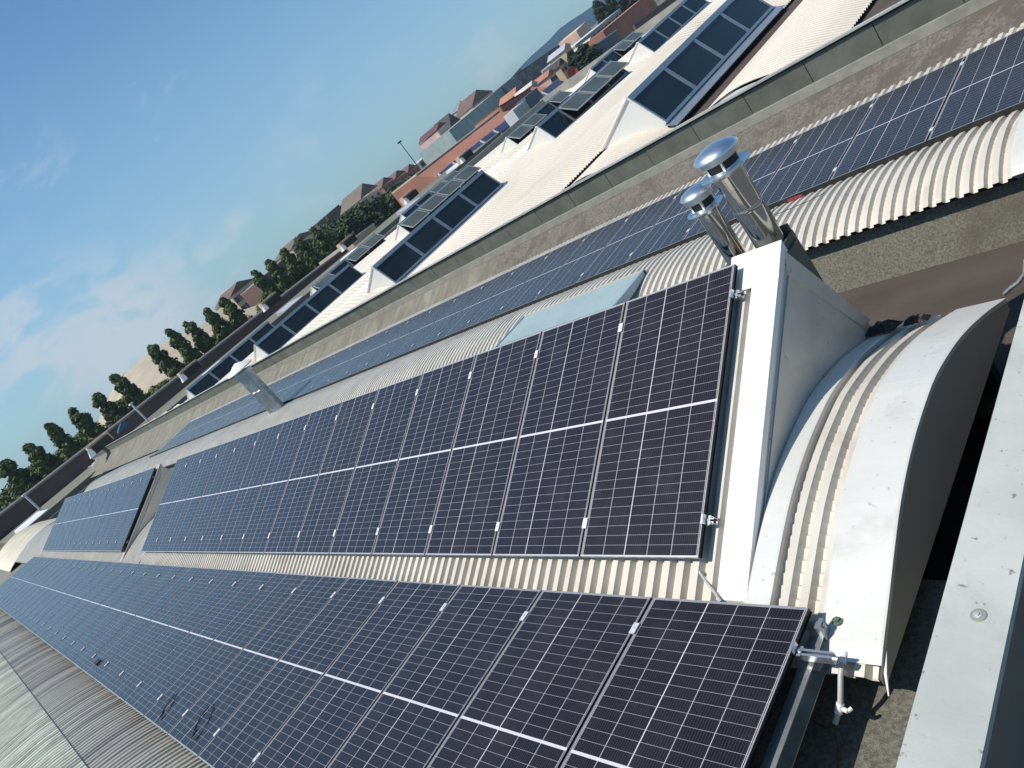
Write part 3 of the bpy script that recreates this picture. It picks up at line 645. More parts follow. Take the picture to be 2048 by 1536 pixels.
def skylight(k, y0, openp=(), tone=()):
    """dormer with gentle white back and steep glazed front towards +x; four panes"""
    e = EAVE(k); L = 6.6; dz_ = ZF(e, y0 + 3.3)
    T = (e - .65, -1.76 + dz_); Gp = (e - .16, -2.63 + dz_); Lf = (e - 1.95, -2.44 + dz_); K = (e - .06, -2.74 + dz_)
    m = MB(); y1 = y0 + L
    m.quad((Lf[0], y0, Lf[1]), (T[0], y0, T[1] + .01), (T[0], y1, T[1] + .01), (Lf[0], y1, Lf[1]))
    d = m.build('skylight_dormer', M_wside, WB)
    for yy in (y0, y1):
        c = MB(); c.poly([(Lf[0], yy, Lf[1]), (T[0], yy, T[1] - .02), (Gp[0], yy, Gp[1]), (Gp[0] - .05, yy, Gp[1] - .2), (Lf[0] + .6, yy, Lf[1] - .08)])
        if yy == y0:
            c.tube([(Lf[0], yy - .01, Lf[1]), (T[0], yy - .01, T[1])], .03, 6); c.tube([(T[0], yy - .01, T[1]), (Gp[0], yy - .01, Gp[1])], .025, 6)
        c.build('cheek', M_wside, d)
    m = MB(); dx = Gp[0] - T[0]; dzz = Gp[1] - T[1]
    def pt(s, y, o=0.0): return (T[0] + dx * s + o * .87, y, T[1] + dzz * s + o * .49)
    m.hexa([pt(0, y0, -.04), pt(0, y1, -.04), pt(.13, y1, -.04), pt(.13, y0, -.04), pt(0, y0, .05), pt(0, y1, .05), pt(.13, y1, .03), pt(.13, y0, .03)])
    m.build('ridge_flashing', M_sklf, d)
    m = MB(); m.hexa([pt(.95, y0, -.03), pt(.95, y1, -.03), pt(1.02, y1, -.03), pt(1.02, y0, -.03), pt(.95, y0, .03), pt(.95, y1, .03), pt(1.02, y1, .03), pt(1.02, y0, .03)])
    for i in range(5):
        y = y0 + L * i / 4; w = .05
        for o in ((-.07, .0) if 0 < i < 4 else ((0,) if i == 0 else (-.05,))):
            m.hexa([pt(.1, y + o, -.03), pt(.1, y + o + w, -.03), pt(1, y + o + w, -.03), pt(1, y + o, -.03), pt(.1, y + o, .025), pt(.1, y + o + w, .025), pt(1, y + o + w, .025), pt(1, y + o, .025)])
    m.build('mullions', M_sklf, d)
    m = MB(); m.quad((Gp[0] - .02, y0 - .1, Gp[1] - .02), (K[0] + .16, y0 - .1, K[1] - .02), (K[0] + .16, y1 + .1, K[1] - .02), (Gp[0] - .02, y1 + .1, Gp[1] - .02)); m.build('apron_flashing', M_sklf, d)
    for i in range(4):
        ya, yb = y0 + L * i / 4 + .05, y0 + L * (i + 1) / 4 - .06
        if i in openp:
            # top-hung sash tilted outwards
            a = math.radians(28); l = math.hypot(dx, dzz) * .92; th0 = math.atan2(dzz, dx) + a
            b0 = pt(.08, ya, .03); ux, uz = math.cos(th0), math.sin(th0); nx, nz = -uz, ux
            q = lambda s, y, o: (b0[0] + ux * l * s + nx * o, y, b0[2] + uz * l * s + nz * o)
            m = MB(); m.hexa([q(0, ya, -.02), q(0, yb, -.02), q(1, yb, -.02), q(1, ya, -.02), q(0, ya, .02), q(0, yb, .02), q(1, yb, .02), q(1, ya, .02)])
            s_ = m.build('open_sash', mat('pale_sash_frame', (.45, .48, .46), .45, .4), d)
            m = MB(); m.quad(q(.05, ya + .06, .023), q(.05, yb - .06, .023), q(.94, yb - .06, .023), q(.94, ya + .06, .023)); m.build('pane', M_glassg, d)
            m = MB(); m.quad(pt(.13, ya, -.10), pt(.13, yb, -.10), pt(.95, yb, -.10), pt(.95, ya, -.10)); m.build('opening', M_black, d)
        else:
            m = MB(); m.quad(pt(.12, ya, .005), pt(.12, yb, .005), pt(.96, yb, .005), pt(.96, ya, .005)); m.build('pane', M_glassg if i in tone else M_glassd, d)
    return d
skylight(1, 14.15)
skylight(4, 14.05)
skylight(7, 14.05)
skylight(10, 14.05, openp=())
skylight(4, 24.6, openp=(1, 2, 3))
skylight(7, 24.6, openp=(0, 1, 2, 3))
skylight(10, 24.6, openp=(0, 2, 3))
skylight(4, 33.8, openp=())
skylight(7, 35.1, openp=(0, 1, 3))
skylight(10, 34.0, openp=(2, 3))
skylight(7, 45.6, openp=(2, 3))
skylight(4, 45.6)
m = MB(); m.box((-49.6, 12.5, GZ), (-49.3, 58, -3.1)); m.box((-49.6, 58, GZ), (8, 58.3, -3.0)); m.box((-76.5, 12.48, GZ), (8, 12.56, -3.3)); m.box((-76.5, 15.6, GZ), (-49.6, 15.8, -3.75)); m.build('outer_wall', M_conc, WB)

# ================================================================== BACKGROUND BUILDINGS
def colored(n, c, **k): return mat(n, c, k.pop('r', .8), 0, k.pop('var', .12), k.pop('vs', .2), **k)
BW = colored('brown_cladding', (.13, .095, .082)); PE = colored('peach_render', (.66, .45, .32)); TERR = colored('terracotta', (.38, .17, .12)); SLATE = colored('dark_slate', (.045, .045, .055)); WIN = colored('dark_window', (.02, .025, .035), r=.2)
GREYB = colored('grey_green_cladding', (.34, .42, .41)); DBLUE = colored('dark_blue_glass', (.035, .06, .085), r=.25, col2=(.11, .14, .16), c2s=.25, c2t=(.5, .55)); PINK = colored('pink_render', (.66, .44, .38)); SAND = colored('sand_render', (.58, .46, .32)); BEIGE = colored('beige_roof', (.40, .345, .26)); PALE = colored('pale_render', (.52, .51, .47)); LOWR = colored('olive_flat_roof', (.16, .155, .12)); BRK = colored('brown_brick', (.14, .085, .07)); PGREY = colored('pale_grey_metal', (.62, .64, .66)); BLUE = colored('blue_plastic', (.03, .11, .20)); LILAC = colored('lilac_grey_sheet', (.38, .38, .46))
def base_point(px, py, x): p = atx(px, py, x); return p
def along_wall(name, label, cat, p0, p1, x0, x1, depth, m, roofm=None, top=None, pitch=None):
    """long building whose front top edge runs p0 -> p1 (pixels of its roof line) at distances x0, x1"""
    a, b = atx(*p0, x0), atx(*p1, x1); t = thing(name, label, cat, (a.x, a.y, GZ)); o = Vector((a.x, a.y, GZ))
    w = MB(); f = lambda p, dx, z: (p.x + dx - o.x, p.y - o.y, z - o.z)
    w.hexa([f(a, 0, GZ), f(b, 0, GZ), f(b, -depth, GZ), f(a, -depth, GZ), f(a, 0, a.z), f(b, 0, b.z), f(b, -depth, b.z), f(a, -depth, a.z)]); w.build('wall', m, t)
    if pitch:
        px_, pz_ = pitch; w = MB(); w.hexa([f(a, px_, GZ), f(b, px_, GZ), f(b, .01, GZ), f(a, .01, GZ), f(a, px_, a.z - pz_), f(b, px_, b.z - pz_), f(b, .01, b.z), f(a, .01, a.z)]); w.build('pitched_roof', m, t)
    if roofm:
        w = MB(); w.hexa([f(a, .2, a.z + .01), f(b, .2, b.z + .01), f(b, -depth, b.z + .01), f(a, -depth, a.z + .01), f(a, .2, a.z + .22), f(b, .2, b.z + .22), f(b, -depth, b.z + .22), f(a, -depth, a.z + .22)]); w.build('roof', roofm, t)
    return t, a, b, o
def windows_on(t, o, a, b, rows, cols, zt, dz, wh, ww, m=WIN, frame=0.02):
    for r in range(rows):
        for c in range(cols):
            s = (c + .5) / cols; p = a.lerp(b, s); d = (b - a).normalized(); z = p.z - zt - r * dz
            q = p - o; zz = z - o.z
            w = MB(); w.hexa([(q.x - .05, q.y - ww / 2, zz - wh), (q.x + frame, q.y - ww / 2, zz - wh), (q.x + frame, q.y + ww / 2, zz - wh), (q.x - .05, q.y + ww / 2, zz - wh),
                              (q.x - .05, q.y - ww / 2, zz), (q.x + frame, q.y - ww / 2, zz), (q.x + frame, q.y + ww / 2, zz), (q.x - .05, q.y + ww / 2, zz)]); w.build('window', m, t)
# low olive roofs between the white building and the brown hall
lo, a, b, o = along_wall('low_flat_building', 'low flat olive roof strip between the white vaults and the long brown hall', 'building', (20, 1085), (1000, 263), -66, -66, 12, LOWR, None)
for i in range(0, 14, 2):
    p = a.lerp(b, i / 14 + .01) - o; MB().hexa([(p.x - .3, p.y, p.z), (p.x - .3, p.y + 2.6, p.z), (p.x - 2.6, p.y + 2.2, p.z), (p.x - 2.6, p.y + .2, p.z), (p.x - .3, p.y, p.z + .05), (p.x - .3, p.y + 2.6, p.z + .05), (p.x - 2.6, p.y + 2.2, p.z + .30), (p.x - 2.6, p.y + .2, p.z + .30)]).build('roof_light', LILAC if i % 4 else PGREY, lo)
bh, a, b, o = along_wall('brown_hall', 'long low dark brown hall in front of the poplar row', 'hall', (-60, 1076), (745, 452), -80, -80, 9, BW, None)
w = MB(); w.hexa([tuple(a - o + Vector((.25, 0, -.12))), tuple(b - o + Vector((.25, 0, -.12))), tuple(b - o + Vector((0, 0, -.12))), tuple(a - o + Vector((0, 0, -.12))), tuple(a - o + Vector((.25, 0, .05))), tuple(b - o + Vector((.25, 0, .05))), tuple(b - o + Vector((0, 0, .05))), tuple(a - o + Vector((0, 0, .05)))]); w.build('gutter', colored('grey_blue_edge', (.24, .27, .28)), bh)
windows_on(bh, o, a, b, 1, 15, 1.45, 1, .42, 1.9)
w = MB(); p0, p1 = a - o, b - o
w.hexa([(p0.x + .05, p0.y, p0.z - 2.15), (p1.x + .05, p1.y, p1.z - 2.15), (p1.x + 1.6, p1.y, p1.z - 2.35), (p0.x + 1.6, p0.y, p0.z - 2.35), (p0.x + .05, p0.y, p0.z - 2.02), (p1.x + .05, p1.y, p1.z - 2.02), (p1.x + 1.6, p1.y, p1.z - 2.22), (p0.x + 1.6, p0.y, p0.z - 2.22)]); w.build('ledge', colored('rusty_ledge', (.22, .12, .10)), bh)
# peach end building of the hall
pb, a2, b2, o2 = along_wall('peach_building', 'peach rendered block at the right end of the long brown hall', 'building', (702, 484), (748, 450), -78, -78, 9, PE, colored('pale_edge', (.5, .48, .42)))
# roof vents in front of the hall
rvp = [(208, 888, 'leftmost, beside the blue tarpaulin'), (388, 740, 'second from the left, behind the twin chimney'), (548, 602, 'third from the left, behind the dark skylights'), (702, 484, 'fourth from the left, by the peach block'), (826, 392, 'fifth from the left, beside the greenish open skylights'), (936, 312, 'rightmost, before the red hall')]
def make_vent(label):
    t = thing('roof_vent', label, 'roof vent', group='roof vents along the far gutter')
    MB().box((-.5, -1.4, 0), (.5, 1.0, 1.0)).build('hood', M_black, t)
    MB().box((-1.6, -1.6, 0), (-.5, 1.4, 1.25)).build('back_wall', PE, t)
    m = MB(); m.prism([(-.45, -2.2, 0), (.45, -2.2, 0), (.0, -1.9, .9)], (0, .7, 0)); m.build('white_cheek', PGREY, t); return t
vp = None
for px, py, lab in rvp:
    p = atx(px, py, -64)
    if vp is None: vp = make_vent(''); q = vp
    else: q = dup(vp, (0, 0, 0))
    q.scale = (.62, .62, .62); q.location = p + Vector((0, 0, -.2)); q['label'] = 'peach and black roof vent box, ' + lab
# street lamp posts standing in front of the brown hall
for (px, py, qx, qy, lab) in ((262, 808, 283, 832, 'slim grey lamp post before the brown hall, right one'), (48, 990, 66, 1010, 'thin grey post before the brown hall at the far left')):
    p = atx(px, py, -72); t = thing('lamp_post', lab, 'lamp post', (p.x, p.y, GZ)); h = p.z - GZ
    MB().tube([(0, 0, 0), (0, 0, h)], .09, 8).build('post', PGREY, t, True); MB().box((-.35, -.15, h - .05), (.35, .15, h + .08)).build('lamp_head', PGREY, t)
p = atx(244, 852, -70)
tag(MB().prism([(p.x, p.y - .6, p.z - .25), (p.x, p.y + .7, p.z - .2), (p.x, p.y + .5, p.z + .05), (p.x, p.y + .1, p.z + .22), (p.x, p.y - .4, p.z - .05)], (-.5, 0, 0)).build('tarpaulin', BLUE), 'blue tarpaulin on the low roof before the brown hall', 'tarpaulin')

def hall_red():
    t, a, b, o = along_wall('red_hall', 'long terracotta red hall with small blue and white dormers along its foot', 'hall', (832, 352), (1062, 174), -99, -99, 8, TERR, colored('cream_ridge', (.62, .55, .45)), pitch=(4.0, 2.1))
    a = a + Vector((4.2, 0, 0)); b = b + Vector((4.2, 0, 0))
    n = 9
    for i in range(n):
        p = a.lerp(b, (i + .4) / n) - o
        m = MB(); m.hexa([(p.x, p.y - 1.6, p.z - 2.9), (p.x + 1.4, p.y - 1.6, p.z - 2.9), (p.x + 1.4, p.y + 4.2, p.z - 2.9), (p.x, p.y + 4.2, p.z - 2.9), (p.x + .2, p.y - 1.6, p.z - 1.75), (p.x + .7, p.y - 1.6, p.z - 2.2), (p.x + .7, p.y + 4.2, p.z - 2.2), (p.x + .2, p.y + 4.2, p.z - 1.75)])
        d = m.build('blue_skylight', colored('blue_glass_strip', (.06, .08, .16), r=.3), t)
        m = MB(); m.prism([(p.x + .1, p.y - 1.75, p.z - 3.0), (p.x + 1.8, p.y - 1.75, p.z - 3.0), (p.x + .6, p.y - 1.75, p.z - 1.6)], (0, .15, 0)); m.build('white_gable', PGREY, d)
    m = MB(); pa, pb_ = a - o, b - o
    m.hexa([(pa.x + 1.5, pa.y - 20, pa.z - 3.4), (pb_.x + 1.5, pb_.y, pb_.z - 3.4), (pb_.x + 12, pb_.y, pb_.z - 3.4), (pa.x + 12, pa.y - 20, pa.z - 3.4), (pa.x + 1.5, pa.y - 20, pa.z - 2.95), (pb_.x + 1.5, pb_.y, pb_.z - 2.95), (pb_.x + 12, pb_.y, pb_.z - 2.95), (pa.x + 12, pa.y - 20, pa.z - 2.95)]); m.build('low_roof', colored('grey_brown_flat_roof', (.12, .105, .085)), t)
hall_red()
# boxes defined by their roof edge between two pixels at a distance
def block(name, label, cat, p0, p1, x, depth, m, roofm=None, rows=0, cols=0, wh=1.0, ww=1.0, gable=0.0, dz=2.8):
    t, a, b, o = along_wall(name, label, cat, p0, p1, x, x, depth, m, roofm if gable == 0 else None)
    if rows: windows_on(t, o, a, b, rows, cols, .8, dz, wh, ww)
    if gable:
        A, B = a - o, b - o; z = max(A.z, B.z)
        MB().prism([(A.x + .3, A.y - .3, z), (A.x + .3, B.y + .3, z), (A.x + .3, (A.y + B.y) / 2, z + gable)], (-depth - .6, 0, 0)).build('roof', roofm, t)
    return t, a, b, o
block('apartment_block', 'pink house with dark red roof left of the arched beige hall', 'house', (262, 764), (292, 742), -190, 12, PINK, colored('dark_red_roof', (.17, .06, .06)), 2, 4, 1.2, 1.0, gable=2.4)
# arched beige hall behind the trees
t = t_arch = thing('arched_hall', 'large hall with curved beige roof rising behind the poplars', 'hall')
A = atx(262, 812, -150); Bq = atx(505, 612, -150); C = atx(395, 632, -150); n = 26; m = MB(); y0, y1 = A.y, Bq.y; zb_ = -8.0; cy = y0 + (y1 - y0) * .50
prof = []
for i in range(n + 1):
    s = i / n; yy = y0 + (y1 - y0 + 14) * s; prof.append((yy, -5.5 + 8.3 * math.sin(math.pi * min(1, s) ** .85) ** .75))
T_ = 12; base = -8.5
def hp(i, t): yy, zz = prof[i]; return (-192 + 42 * t, yy, base + (zz - base) * math.cos(min(1, t) * math.pi * .5 * .93) ** .8)
for i in range(n):
    for q_ in range(T_): m.quad(hp(i, q_ / T_), hp(i + 1, q_ / T_), hp(i + 1, (q_ + 1) / T_), hp(i, (q_ + 1) / T_))
m.build('curved_roof', BEIGE, t_arch, True)
m = MB(); m.poly([(-192.2, yy, zz) for yy, zz in prof] + [(-192.2, prof[-1][0], GZ), (-192.2, prof[0][0], GZ)]); m.build('back_wall', BEIGE, t_arch)
m = MB(); m.box((-149.8, y0 + 1, GZ), (-149.6, prof[-1][0] - 3, -6.2)); m.build('glazed_front', colored('pale_blue_glazing', (.25, .36, .42), r=.3), t_arch)
block('sand_house', 'sand coloured villa with balconies behind the poplars', 'house', (462, 594), (506, 558), -200, 14, SAND, BRK, 2, 5, 1.6, 1.5, gable=2.0)
block('dark_house', 'dark brown house with red side wall between the poplars', 'house', (520, 560), (566, 520), -170, 14, BRK, colored('pale_roof_edge', (.3, .29, .26)), 2, 3, 1.2, 1.2)
block('sand_house', 'sand coloured apartment house left of the dark towers', 'house', (582, 498), (632, 462), -210, 14, SAND, colored('brown_roof', (.14, .11, .09)), 2, 4, 1.4, 1.3, gable=2.0)
for i, (p0, p1) in enumerate((((634, 450), (650, 436)), ((652, 433), (678, 410)), ((680, 414), (700, 396)), ((694, 402), (716, 384)))):
    block('apartment_block', 'dark brown stepped apartment block, %s of its group of four' % ['leftmost', 'second from the left', 'third from the left', 'rightmost'][i], 'apartments', p0, p1, -230, 14, BRK, SLATE, 3, 3, 1.4, 1.6, dz=3.0)
block('gabled_house', 'house with brown pitched roof right of the dark stepped blocks', 'house', (722, 398), (758, 378), -200, 14, SAND, colored('brown_tiles', (.15, .12, .10)), 1, 3, gable=3.4)
for i, (p0, p1) in enumerate((((764, 374), (786, 358)), ((790, 360), (812, 344)), ((816, 346), (834, 332)))):
    block('brick_house', 'small red brown brick house beyond the dark trees, %s of three' % ['left one', 'middle one', 'right one'][i], 'house', p0, p1, -260, 12, colored('red_brown_brick', (.30, .13, .10)), BRK, 2, 3, gable=2.6)
t, a, b, o = block('apartment_row', 'long grey apartment row with balconies behind the red hall', 'apartments', (838, 325), (896, 274), -260, 16, colored('grey_render', (.21, .23, .23)), PALE, 3, 14, 1.5, 1.6, dz=2.6)
block('pink_tower', 'narrow pink tower with dark red side behind the red hall', 'tower', (874, 262), (892, 246), -240, 14, PINK, colored('maroon_tiles', (.12, .045, .05)), 0, 0, gable=2.0)
t, a, b, o = block('glass_office', 'long grey green clad office building behind the red hall', 'office', (898, 262), (1032, 150), -220, 22, GREYB, colored('grey_green_trim', (.30, .34, .33)))
w = MB()
for i in range(16): p = a.lerp(b, (i + .5) / 16) - o; w.box((p.x, p.y - .12, GZ - o.z), (p.x + .25, p.y + .12, p.z))
w.build('pilasters', colored('grey_green_pilaster', (.40, .47, .45)), t)
block('gabled_house', 'dark pyramid roofed house on top left above the grey green office', 'house', (902, 256), (922, 240), -300, 14, SAND, SLATE, gable=6.5)
block('gabled_house', 'brown gabled house rising behind the middle of the grey green office', 'house', (944, 214), (984, 182), -300, 16, SAND, BRK, 2, 5, 1.4, 1.4, gable=5.5)
block('blue_glass_building', 'dark blue glass block right of the grey green office', 'office', (1032, 150), (1118, 90), -210, 22, DBLUE, SLATE)
for i, (p0, p1) in enumerate((((1112, 98), (1126, 84)), ((1126, 84), (1142, 72)), ((1140, 74), (1152, 64)))):
    block('apartment_block', 'brown apartment house behind the dark blue glass block, %s of three' % ['left one', 'middle one', 'right one'][i], 'apartments', p0, p1, -280, 14, [BRK, SAND, BRK][i], TERR, 3, 3, 1.4, 1.2)
block('peach_block', 'plain peach block beside the dark conifers', 'building', (1152, 62), (1172, 42), -210, 14, PE, None)
block('white_edge_hall', 'low hall with long white roof edge below the upper conifers', 'hall', (1150, 92), (1240, 18), -130, 14, colored('grey_shed', (.30, .32, .33)), PGREY, 2, 12, .8, 1.6, dz=1.6)
block('red_roof_shed', 'long shed with brick red roof near the top edge', 'shed', (1206, 64), (1300, -14), -100, 6, TERR, TERR)
block('brown_fence', 'brown slatted screen wall beyond the upper skylights', 'fence', (1268, 50), (1400, -52), -76, .4, colored('brown_slats', (.16, .12, .10), stretch=(1, 8, 1)), None)
block('grey_shed', 'small grey blue shed between conifer and red roof', 'shed', (1190, 92), (1232, 62), -92, 6, colored('blue_grey_shed', (.14, .16, .20)), PGREY)
block('brick_house', 'red shed with two square windows beside the white container', 'shed', (1000, 214), (1060, 178), -98, 8, TERR, BRK, 1, 4, .9, .9)
block('grey_shed', 'mauve grey shed behind the dark blue panel of the container', 'shed', (1076, 168), (1110, 150), -110, 8, colored('mauve_render', (.20, .17, .18)), SLATE)
rr = random.Random(21); CN = [('red tiled', TERR), ('brown tiled', BRK), ('grey', SLATE), ('pale', PALE), ('olive', LOWR), ('blue grey', LILAC)]
SH = [(1096, 152, 12, 0, 'left of the conifer'), (1118, 133, 14, 2, 'left of the conifer, above the red dish'), (1176, 88, 16, 3, 'right of the conifer, nearest to it'), (1198, 78, 18, 5, 'under the long white roof edge'), (1222, 60, 18, 0, 'below the upper conifers'),
      (1206, 86, 20, 4, 'just above the upper skylights'), (1230, 68, 20, 1, 'just above the upper skylights, right one'), (1246, 42, 16, 3, 'near the slatted screen wall'), (1062, 176, 12, 3, 'above the white container'), (1030, 190, 14, 0, 'left of the white container'), (1008, 222, 14, 1, 'beside the red hall end'), (1128, 100, 12, 5, 'in front of the dark blue glass block')]
for px, py, w_, ci, lab in SH:
    cn, cm = CN[ci]; x = -104 - rr.uniform(0, 10)
    block('low_house', 'low house with %s roof, %s' % (cn, lab), 'house', (px, py), (px + w_, py - w_ * .8), x, 5, [SAND, PALE, PINK][rr.randrange(3)], cm, 1, 3, .7, .7, gable=rr.uniform(.7, 1.2))
# white container with a dark blue panel beside it
p = atx(1048, 222, -84); t = thing('container', 'white ribbed container with dark blue panel beside the red shed', 'container', (p.x, p.y, GZ))
hh = p.z - GZ
MB().box((-2.4, -2.0, hh - 2.0), (0, 1.6, hh + 1.2)).build('body', PGREY, t)
for i in range(4): MB().box((0.0, -1.7 + i * .85, hh - 1.6), (.06, -1.2 + i * .85, hh + .9)).build('door_panel', PALE, t)
MB().box((-2.2, 1.75, hh - 1.2), (.1, 5.4, hh + 1.5)).build('blue_panel', colored('blue_grey_panel', (.10, .13, .19), r=.4), t)
MB().box((-2.2, -2.0, 0), (-.2, 5.0, hh - 2.0)).build('stand', SLATE, t)
# red satellite dish
p = atx(1146, 148, -88); t = thing('satellite_dish', 'round red satellite dish in front of the lower conifer', 'satellite dish', (p.x, p.y, p.z))
m = MB(); m.lathe((0, 0, 0), [(0.001, .0), (.45, .04), (.85, .16), (1.05, .28), (1.08, .28), (.85, .10), (.4, -.02), (0.001, -.05)], 24); o_ = m.build('dish', colored('red_paint', (.45, .06, .05)), t, True); o_.rotation_euler = (0, math.radians(72), math.radians(-20))
MB().tube([(-.2, 0, -1.0), (-.2, 0, -8)], .08, 8).build('mast', SLATE, t)
# thin mast
p = atx(798, 283, -120); t = thing('antenna_mast', 'tall thin dark antenna mast standing against the sky', 'mast', (p.x, p.y, GZ)); h = p.z - GZ
MB().tube([(0, 0, 0), (0, 0, h)], [.16, .07], 8).build('pole', SLATE, t, True); MB().box((-.15, -.5, h - .3), (.15, .5, h)).build('head', SLATE, t)
# crane
p = atx(928, 214, -420); t = thing('tower_crane', 'small red tower crane far behind the grey green office', 'crane', (p.x, p.y, GZ)); h = p.z - GZ
RC = colored('crane_red', (.45, .16, .12))
MB().box((-.6, -.6, 0), (.6, .6, h)).build('tower', RC, t)
m = MB(); m.box((-.4, -18, h), (.4, 8, h + .9)); m.tube([(0, 0, h + 5), (0, -16, h + .9)], .15, 5); m.tube([(0, 0, h + 5), (0, 7, h + .9)], .15, 5); m.tube([(0, 0, h), (0, 0, h + 5)], .4, 5); m.build('jib', RC, t)
MB().box((-.9, 6, h - 1.8), (.9, 8, h)).build('counterweight', RC, t)

# ------------------------------------------------------------------ hills on the horizon
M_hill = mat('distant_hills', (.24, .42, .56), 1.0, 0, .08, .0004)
def hills(pts, x, name):
    m = MB(); P_ = [atx(px, py, x) for px, py in pts]
    for a, b in zip(P_[:-1], P_[1:]):
        m.quad((a.x, a.y, GZ), (b.x, b.y, GZ), tuple(b), tuple(a)); m.quad(tuple(a), tuple(b), (b.x - 120, b.y, GZ), (a.x - 120, a.y, GZ))
    struct(m.build(name, M_hill))
hills([(1040, 135), (1062, 112), (1085, 92), (1100, 78), (1118, 58), (1140, 42), (1165, 26), (1185, 12), (1230, -24), (1300, -60), (1340, -85)], -700, 'hills')

# ================================================================== TREES
def leaf_mat(name, c, c2):
    m = bpy.data.materials.new(name); m.use_nodes = True; g = NT(m.node_tree); b = g.n['Principled BSDF']
    co = g.new('ShaderNodeTexCoord').outputs['Object']; gi = g.new('ShaderNodeNewGeometry').outputs['Random Per Island']
    f = g.m('ADD', g.m('MULTIPLY', g.noise(co, .9, 3), .7), g.m('MULTIPLY', gi, .5), clamp=True)
    g.l.new(g.mix(f, c, c2), b.inputs['Base Color']); b.inputs['Roughness'].default_value = .65
    b.inputs['Specular IOR Level'].default_value = .25
    return m
LEAF = leaf_mat('poplar_leaves', (.024, .046, .016), (.11, .16, .045)); LEAF2 = leaf_mat('conifer_needles', (.010, .022, .014), (.035, .062, .030)); LEAF3 = leaf_mat('far_leaves', (.018, .036, .018), (.055, .090, .035))
BARK = mat('bark', (.06, .045, .035), .9, 0, .2, 4)
def crown_mesh(seed, H, R, n, kind='oval', ls=.28):
    rn = random.Random(seed); vs = []; fs = []; lumps = []
    nl = 90
    for i in range(nl):
        t = rn.random() ** .8
        if kind == 'cone': rad = R * (1 - t) * .95 + .1
        elif kind == 'round': rad = R * math.sqrt(max(.05, 1 - (2 * t - 1) ** 2))
        else: rad = R * 1.62 * (t + .10) ** .42 * max(.02, 1.04 - t) ** .72
        a = rn.uniform(0, 2 * math.pi); q = rad * rn.uniform(.25, .85)
        lumps.append((math.cos(a) * q, math.sin(a) * q, H * t, rn.uniform(.30, .52) * (rad * .55 + .30 * R)))
    for i in range(n):
        lx, ly, lz, lr = rn.choice(lumps); v = Vector((rn.gauss(0, 1), rn.gauss(0, 1), rn.gauss(0, 1))).normalized() * lr * rn.uniform(.45, 1.25)
        c = Vector((lx, ly, lz)) + v; nn = (v.normalized() + Vector((rn.uniform(-.7, .7), rn.uniform(-.7, .7), rn.uniform(-.3, .9)))).normalized()
        a = nn.orthogonal().normalized(); b = nn.cross(a); s = ls * rn.uniform(.6, 1.4); th = rn.uniform(0, 6.3); a, b = a * math.cos(th) + b * math.sin(th), b * math.cos(th) - a * math.sin(th)
        k = len(vs); vs += [c - a * s, c - b * s * .6, c + a * s, c + b * s * .6]; fs.append((k, k + 1, k + 2, k + 3))
    return vs, fs
def make_tree(name, label, loc, H, R, n, seed, kind='oval', leaf=None, group=None, ls=.28, trunk=.25):
    t = thing(name, label, 'tree', loc, group); th = H * .16
    vs, fs = crown_mesh(seed, H - th, R, n, kind, ls); o = obj('crown', vs, fs, leaf or LEAF, t); o.location = (0, 0, th)
    m = MB(); rn = random.Random(seed + 50)
    m.tube([(0, 0, 0), (.1, .05, H * .35), (.0, .1, H * .6), (.05, 0, H * .88)], [trunk, trunk * .75, trunk * .45, trunk * .12], 8)
    for k in range(7):
        a = rn.uniform(0, 6.3); z0 = H * rn.uniform(.18, .6); m.tube([(0, 0, z0), (math.cos(a) * R * .35, math.sin(a) * R * .35, z0 + H * .07), (math.cos(a) * R * .65, math.sin(a) * R * .65, z0 + H * .16)], [trunk * .35, trunk * .2, trunk * .06], 5)
    m.build('trunk', BARK, t, True); return t
protos = {}
def tree_like(key, name, label, loc, scale=(1, 1, 1), rot=0.0, group=None, **kw):
    if key not in protos: protos[key] = make_tree(name, label, loc, group=group, **kw); t = protos[key]
    else: t = dup(protos[key], loc, label, group)
    t.scale = scale; t.rotation_euler = (0, 0, rot); return t
TP = [(5, 925), (50, 887), (94, 849), (142, 819), (190, 790), (222, 748), (300, 693), (334, 661), (371, 645), (407, 617), (443, 599), (506, 544), (535, 522), (561, 498), (592, 478), (624, 457)]
rt = random.Random(8)
TL = ['at the left edge of the photo', 'second from the left edge', 'third from the left edge', 'fourth from the left edge', 'with a blunt top left of the pink house', 'tallest one left of the pink house', 'at the left flank of the arched beige hall',
      'second along the arched hall', 'third along the arched hall', 'fourth along the arched hall', 'last one before the sand villa', 'right of the sand villa', 'before the dark house', 'right of the dark house', 'before the sand apartment house', 'last tall one left of the dark wood']
for i, (px, py) in enumerate(TP):
    x = -112 + rt.uniform(-2, 2); p = atx(px, py, x); H = p.z - GZ; k = 'poplar%d' % (i % 4); b0 = 13.0
    s = H / b0; w = rt.uniform(.86, 1.12) * (1.15 if i in (5, 0, 1) else 1)
    tree_like(k, 'poplar_tree', 'oval dark green poplar tree, ' + TL[i], (x, p.y, GZ), (w, w, s), rt.uniform(0, 6), 'poplar row behind the brown hall', H=b0, R=1.78, n=8500, seed=20 + i % 4, kind='oval', ls=.26)
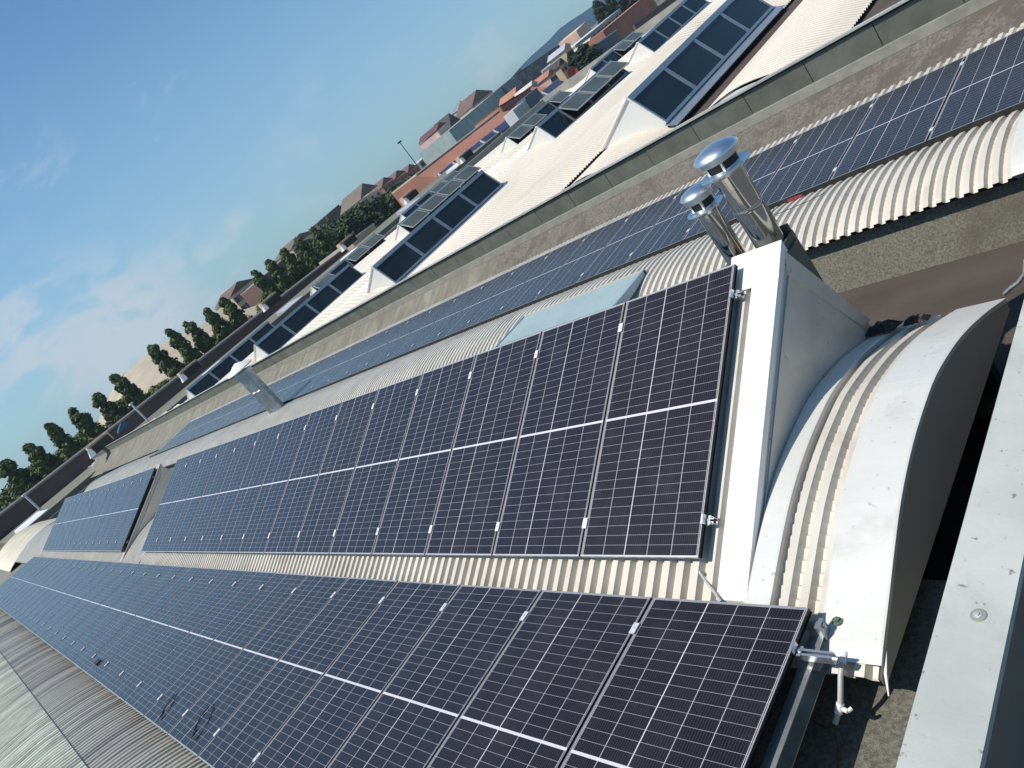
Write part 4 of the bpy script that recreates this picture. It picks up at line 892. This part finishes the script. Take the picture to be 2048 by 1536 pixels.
# lower trees between the poplars
UP = [(28, 960), (72, 925), (118, 900), (165, 862), (245, 812), (322, 765), (385, 712), (425, 672), (470, 640), (525, 592), (555, 560), (585, 540), (240, 800), (8, 985), (300, 778)]
for i, (px, py) in enumerate(UP):
    x = -118 - rt.uniform(0, 10); p = atx(px + 3, py + 5, x); H = p.z - GZ
    tree_like('low%d' % (i % 3), 'round_tree', 'rounded dark tree between the poplars, %s from the left' % ORD[i + 1 if i else 1], (x, p.y, GZ), (1.15, 1.15, H / 8.5), rt.uniform(0, 6), 'low round trees in the gaps of the poplar row', H=8.5, R=2.9, n=6500, seed=40 + i % 3, kind='round', ls=.27, leaf=LEAF)
# dense wood right of the poplar row
WD = [(640, 470), (655, 452), (668, 470), (684, 440), (702, 425), (712, 445), (722, 412), (740, 408), (752, 420), (757, 398), (772, 392), (786, 378), (800, 372), (808, 384), (815, 362), (828, 352), (846, 346), (610, 490), (625, 500), (735, 432), (770, 412)]
for i, (px, py) in enumerate(WD):
    x = -125 - rt.uniform(0, 12); p = atx(px, py, x); H = p.z - GZ
    tree_like('wood%d' % (i % 3), 'broad_tree', 'broad dark tree in the wood before the red hall, %s from the left' % ORD[i + 1 if i else 1], (x, p.y, GZ), (1.25, 1.25, H / 9), rt.uniform(0, 6), 'trees of the wood left of the red hall', H=9, R=3.4, n=6000, seed=60 + i % 3, kind='round', ls=.30, leaf=LEAF3)
# conifers near the top
for i, (px, py, x, w, lab) in enumerate(((1162, 92, -92, 1.5, 'dark conifer with the red satellite dish before it'), (1140, 108, -95, 1.0, 'smaller dark conifer left of the one by the satellite dish'), (1188, 104, -94, 1.0, 'smaller dark conifer right of the one by the satellite dish'),
                                      (1190, 4, -170, 1.6, 'dark conifer touching the top edge, left one'), (1214, -6, -168, 1.6, 'dark conifer touching the top edge, middle one'), (1240, -22, -165, 1.6, 'dark conifer touching the top edge, right one'))):
    p = atx(px, py, x); H = p.z - GZ
    tree_like('con%d' % (i % 2), 'conifer_tree', lab, (x, p.y, GZ), (w, w, H / 11), rt.uniform(0, 6), 'dark conifers', H=11, R=2.4, n=5200, seed=80 + i % 2, kind='oval', ls=.26, leaf=LEAF2)

# ------------------------------------------------------------------ haze
HZ = 0.00022
hm = bpy.data.materials.new('haze'); hm.use_nodes = True; g = NT(hm.node_tree); g.n.clear()
pv = g.new('ShaderNodeVolumePrincipled'); pv.inputs['Color'].default_value = (.78, .86, .95, 1); pv.inputs['Density'].default_value = HZ; pv.inputs['Anisotropy'].default_value = .3
mo = g.new('ShaderNodeOutputMaterial'); g.l.new(pv.outputs[0], mo.inputs['Volume'])
ho = MB().box((-1150, -1150, GZ - 1), (1150, 1150, 110)).build('haze', hm); ho['kind'] = 'stuff'
